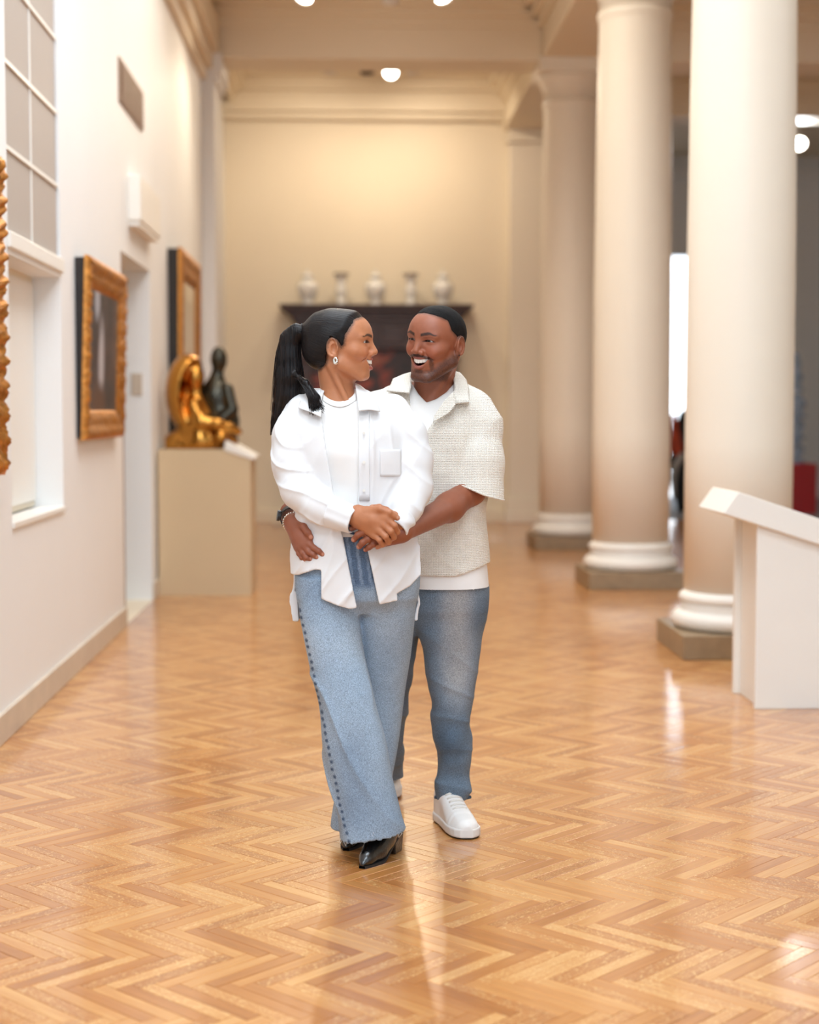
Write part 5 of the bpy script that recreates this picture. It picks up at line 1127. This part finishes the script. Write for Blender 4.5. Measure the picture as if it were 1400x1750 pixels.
# camp collar: two folded lapels
patch('collar', [[m_(704, 636, -0.02), m_(690, 640, 0.02), m_(672, 648, 0.05)], [m_(703, 658, -0.09), m_(686, 656, -0.06), m_(668, 658, -0.03)], [m_(700, 672, -0.125), m_(682, 670, -0.115), m_(661, 668, -0.095)]], M['waffle'], ws, 0.004)
patch('collar', [[m_(774, 634, 0.0), m_(786, 637, 0.03), m_(797, 650, 0.05)], [m_(777, 660, -0.075), m_(790, 660, -0.055), m_(801, 664, -0.035)], [m_(776, 690, -0.128), m_(788, 689, -0.120), m_(802, 688, -0.108)]], M['waffle'], ws, 0.004)
patch('lapel', [[m_(776, 668, -0.118), m_(778, 678, -0.126), m_(780, 690, -0.134)], [m_(758, 686, -0.134), m_(763, 698, -0.140), m_(768, 706, -0.144)], [m_(742, 712, -0.144), m_(741, 718, -0.148), m_(740, 722, -0.150)]], M['waffle'], ws, 0.004)
# jeans
def mj_f(P):
    n = vnoise(P*np.array([8, 8, 6], np.float32)); low = sstep(0.55, 0.15, P[:, 2]); dp = 0.004*n+(0.004+0.009*low)*vnoise(P*np.array([12, 12, 17], np.float32)+5.0)+(0.004+0.008*low)*crease(P, 18, 24, 3.3, 3.5)-0.004*low
    d = su(mj_a(P, 0.0, dp), mj_b(P, 0.0, dp), 0.006); return su(d, mj_hip(P, 0.0, 0.4*dp), 0.02)
def mj_c(v):
    v32 = v.astype(np.float32); n = vnoise(v32*np.array([9, 9, 7])); base = lin(104, 122, 140); c = np.tile(base, (len(v), 1))
    ctr = PY(780, 1150, 5.1)[0]; X, Z = v[:, 0], v[:, 2]; fade = np.exp(-((X-ctr)/0.05)**2)*sstep(0.35, 0.55, Z)*sstep(0.95, 0.75, Z)
    c = mixc(c, lin(182, 180, 178), 0.8*fade); c = mixc(c, lin(56, 78, 100), 0.5*sstep(0.0, -0.8, n)); 
    return c
mj = cloth('jeans', mj_f, (-0.10, 5.03, 0.07), (0.56, 5.72, 0.93), 0.0050, M['denim'], MN, mj_c)
mb = MB(); a_ = [PY(744+i*7.5, 1363+(1 if i % 2 else -1), 5.15+0.012*abs(i-4)) for i in range(9)]; mb.tube(a_, 0.006, 7); o = mb.build('turned_hem', M['denim'], mj, True)
a = o.data.attributes.new('Col', 'FLOAT_COLOR', 'POINT'); a.data.foreach_set('color', np.tile(np.r_[lin(64, 86, 108), 1], len(o.data.vertices)).astype(np.float32))
# sneakers
def sneaker(heel, toe):
    heel = np.array(heel, float); toe = np.array(toe, float); ax = toe[:2]-heel[:2]; L = np.linalg.norm(ax); ax /= L; sd = np.array([-ax[1], ax[0]])
    g = lambda t, s, z: np.array([heel[0]+ax[0]*t*L+sd[0]*s, heel[1]+ax[1]*t*L+sd[1]*s, z])
    e = empty('sneaker', (heel[0], heel[1], 0), MN); e.matrix_parent_inverse = Matrix.Translation(world_loc(MN)).inverted()
    def tl(P): q = P[:, :2]-heel[:2].astype(np.float32); return q@ax.astype(np.float32)/L, q@sd.astype(np.float32)
    half = lambda t: np.interp(t, [-0.06, -0.045, -0.02, 0.04, 0.12, 0.3, 0.5, 0.7, 0.84, 0.93, 0.99, 1.03, 1.05], [0, 0.014, 0.024, 0.033, 0.036, 0.037, 0.043, 0.050, 0.049, 0.043, 0.031, 0.016, 0.0])
    def foot(P, g_):
        t, s = tl(P); return (np.abs(s)-half(t)-g_)*0.75+10*np.maximum(np.maximum(-0.062-t, t-1.052), 0)
    def upr(P):
        t, s = tl(P); top = np.interp(t, [-0.1, 0.0, 0.25, 0.40, 0.62, 0.80, 0.95, 1.08], [0.10, 0.115, 0.118, 0.108, 0.080, 0.064, 0.055, 0.035])-4.2*s*s-0.5*np.maximum(np.abs(s)-0.03, 0); d = smax(foot(P, -0.001), P[:, 2]-top-0.006, 0.028)
        d = d-0.0010*np.sin(t*70)*sstep(0.60, 0.7, t)*sstep(0.84, 0.76, t); return np.maximum(d, 0.026-P[:, 2])
    def sole(P): return np.maximum(foot(P, 0.003), np.maximum(0.004-P[:, 2], P[:, 2]-0.034))
    def osl(P): return np.maximum(foot(P, 0.0), np.maximum(0.0005-P[:, 2], P[:, 2]-0.006))
    lo = np.minimum(heel, toe)-0.09; hi = np.maximum(heel, toe)+0.09; lo[2] = -0.01; hi[2] = 0.15
    def add(nm, f, m, h):
        v, fc = nets(f, lo, hi, h)
        for _ in range(2):                                  # relax the sharp carved edges a little
            acc = np.zeros_like(v); cnt = np.zeros(len(v))
            for k in range(4): np.add.at(acc, fc[:, k], v[fc[:, (k+1) % 4]]); np.add.at(cnt, fc[:, k], 1)
            v = 0.5*v+0.5*acc/np.maximum(cnt, 1)[:, None]
        o = fast_mesh(nm, v, fc, m); o.parent = e; o.matrix_parent_inverse = Matrix.Translation((heel[0], heel[1], 0)).inverted(); return o
    u_ = add('upper', upr, M['sneaker'], 0.0034); add('midsole', sole, M['rubber'], 0.0034); add('outsole', osl, M['outsole'], 0.0034)
    for k in range(5):
        t = 0.40+0.065*k; z = float(np.interp(t, [0.25, 0.40, 0.62, 0.80], [0.118, 0.108, 0.080, 0.064])); mb = MB(); mb.tube([g(t, -0.024, z+0.000), g(t+0.01, -0.01, z+0.007), g(t+0.01, 0.01, z+0.007), g(t, 0.024, z+0.000)], 0.004, 6)
        o = mb.build('lace', M['lace'], None, True); o.parent = u_; o.matrix_parent_inverse = Matrix()
sneaker((0.302, 5.255, 0), (0.378, 5.005, 0))
sneaker((0.135, 5.80, 0), (0.125, 5.54, 0))
# watch and bead bracelet on the wrist behind her sleeve
wt = empty('watch', tuple(w_(499, 884, 0.03)), MN); wt.matrix_parent_inverse = Matrix.Translation(world_loc(MN)).inverted(); pc = w_(498.5, 884, 0.015)
axw = (w_(503, 894, -0.022)-w_(500, 878, 0.06)); axw /= np.linalg.norm(axw); s1 = np.cross(axw, [1.0, 0, 0]); s1 /= np.linalg.norm(s1); s2 = np.cross(axw, s1)
mb = MB(); prof = [(-0.011, 0.0), (0.011, 0.0), (0.011, 0.004), (-0.011, 0.004)]
mb.sweep([(pc, axw, math.cos(a)*s1+math.sin(a)*s2) for a in [0]], [(0, 0)]*3) if False else None
vs = []; n = 28
for k in range(n):
    a = 2*math.pi*k/n; rd = math.cos(a)*s1+math.sin(a)*s2
    for u_, h_ in prof: vs.append(pc+axw*u_+rd*(0.0325+h_))
fs = [(k*4+j, k*4+(j+1) % 4, ((k+1) % n)*4+(j+1) % 4, ((k+1) % n)*4+j) for k in range(n) for j in range(4)]
mobj('strap', vs, fs, M['watchblack'], wt); cdir = np.array([-1.0, -0.3, 0.1]); cdir -= axw*(cdir@axw); cdir /= np.linalg.norm(cdir); cen = pc+cdir*0.036
mb = MB(); mb.tube([cen, cen+cdir*0.009], 0.017, 20); mb.build('watch_case', M['watchblack'], wt)
br = empty('bracelet', tuple(w_(502, 893, -0.01)), MN); br.matrix_parent_inverse = Matrix.Translation(world_loc(MN)).inverted(); pc2 = w_(502, 893, -0.012)
bead = MB().lathe(0, 0, [(0.0004, -0.004), (0.0028, -0.0028), (0.004, 0), (0.0028, 0.0028), (0.0004, 0.004)], 8); bm_ = bpy.data.meshes.new('bead'); bm_.from_pydata(bead.v, [], bead.f); bm_.materials.append(M['silverjewel'])
for k in range(26):
    a = 2*math.pi*k/26; o = bpy.data.objects.new('bead', bm_); COL.objects.link(o); o.parent = br; o.location = Vector(tuple(pc2+0.0315*(math.cos(a)*s1+math.sin(a)*s2)))-world_loc(br)
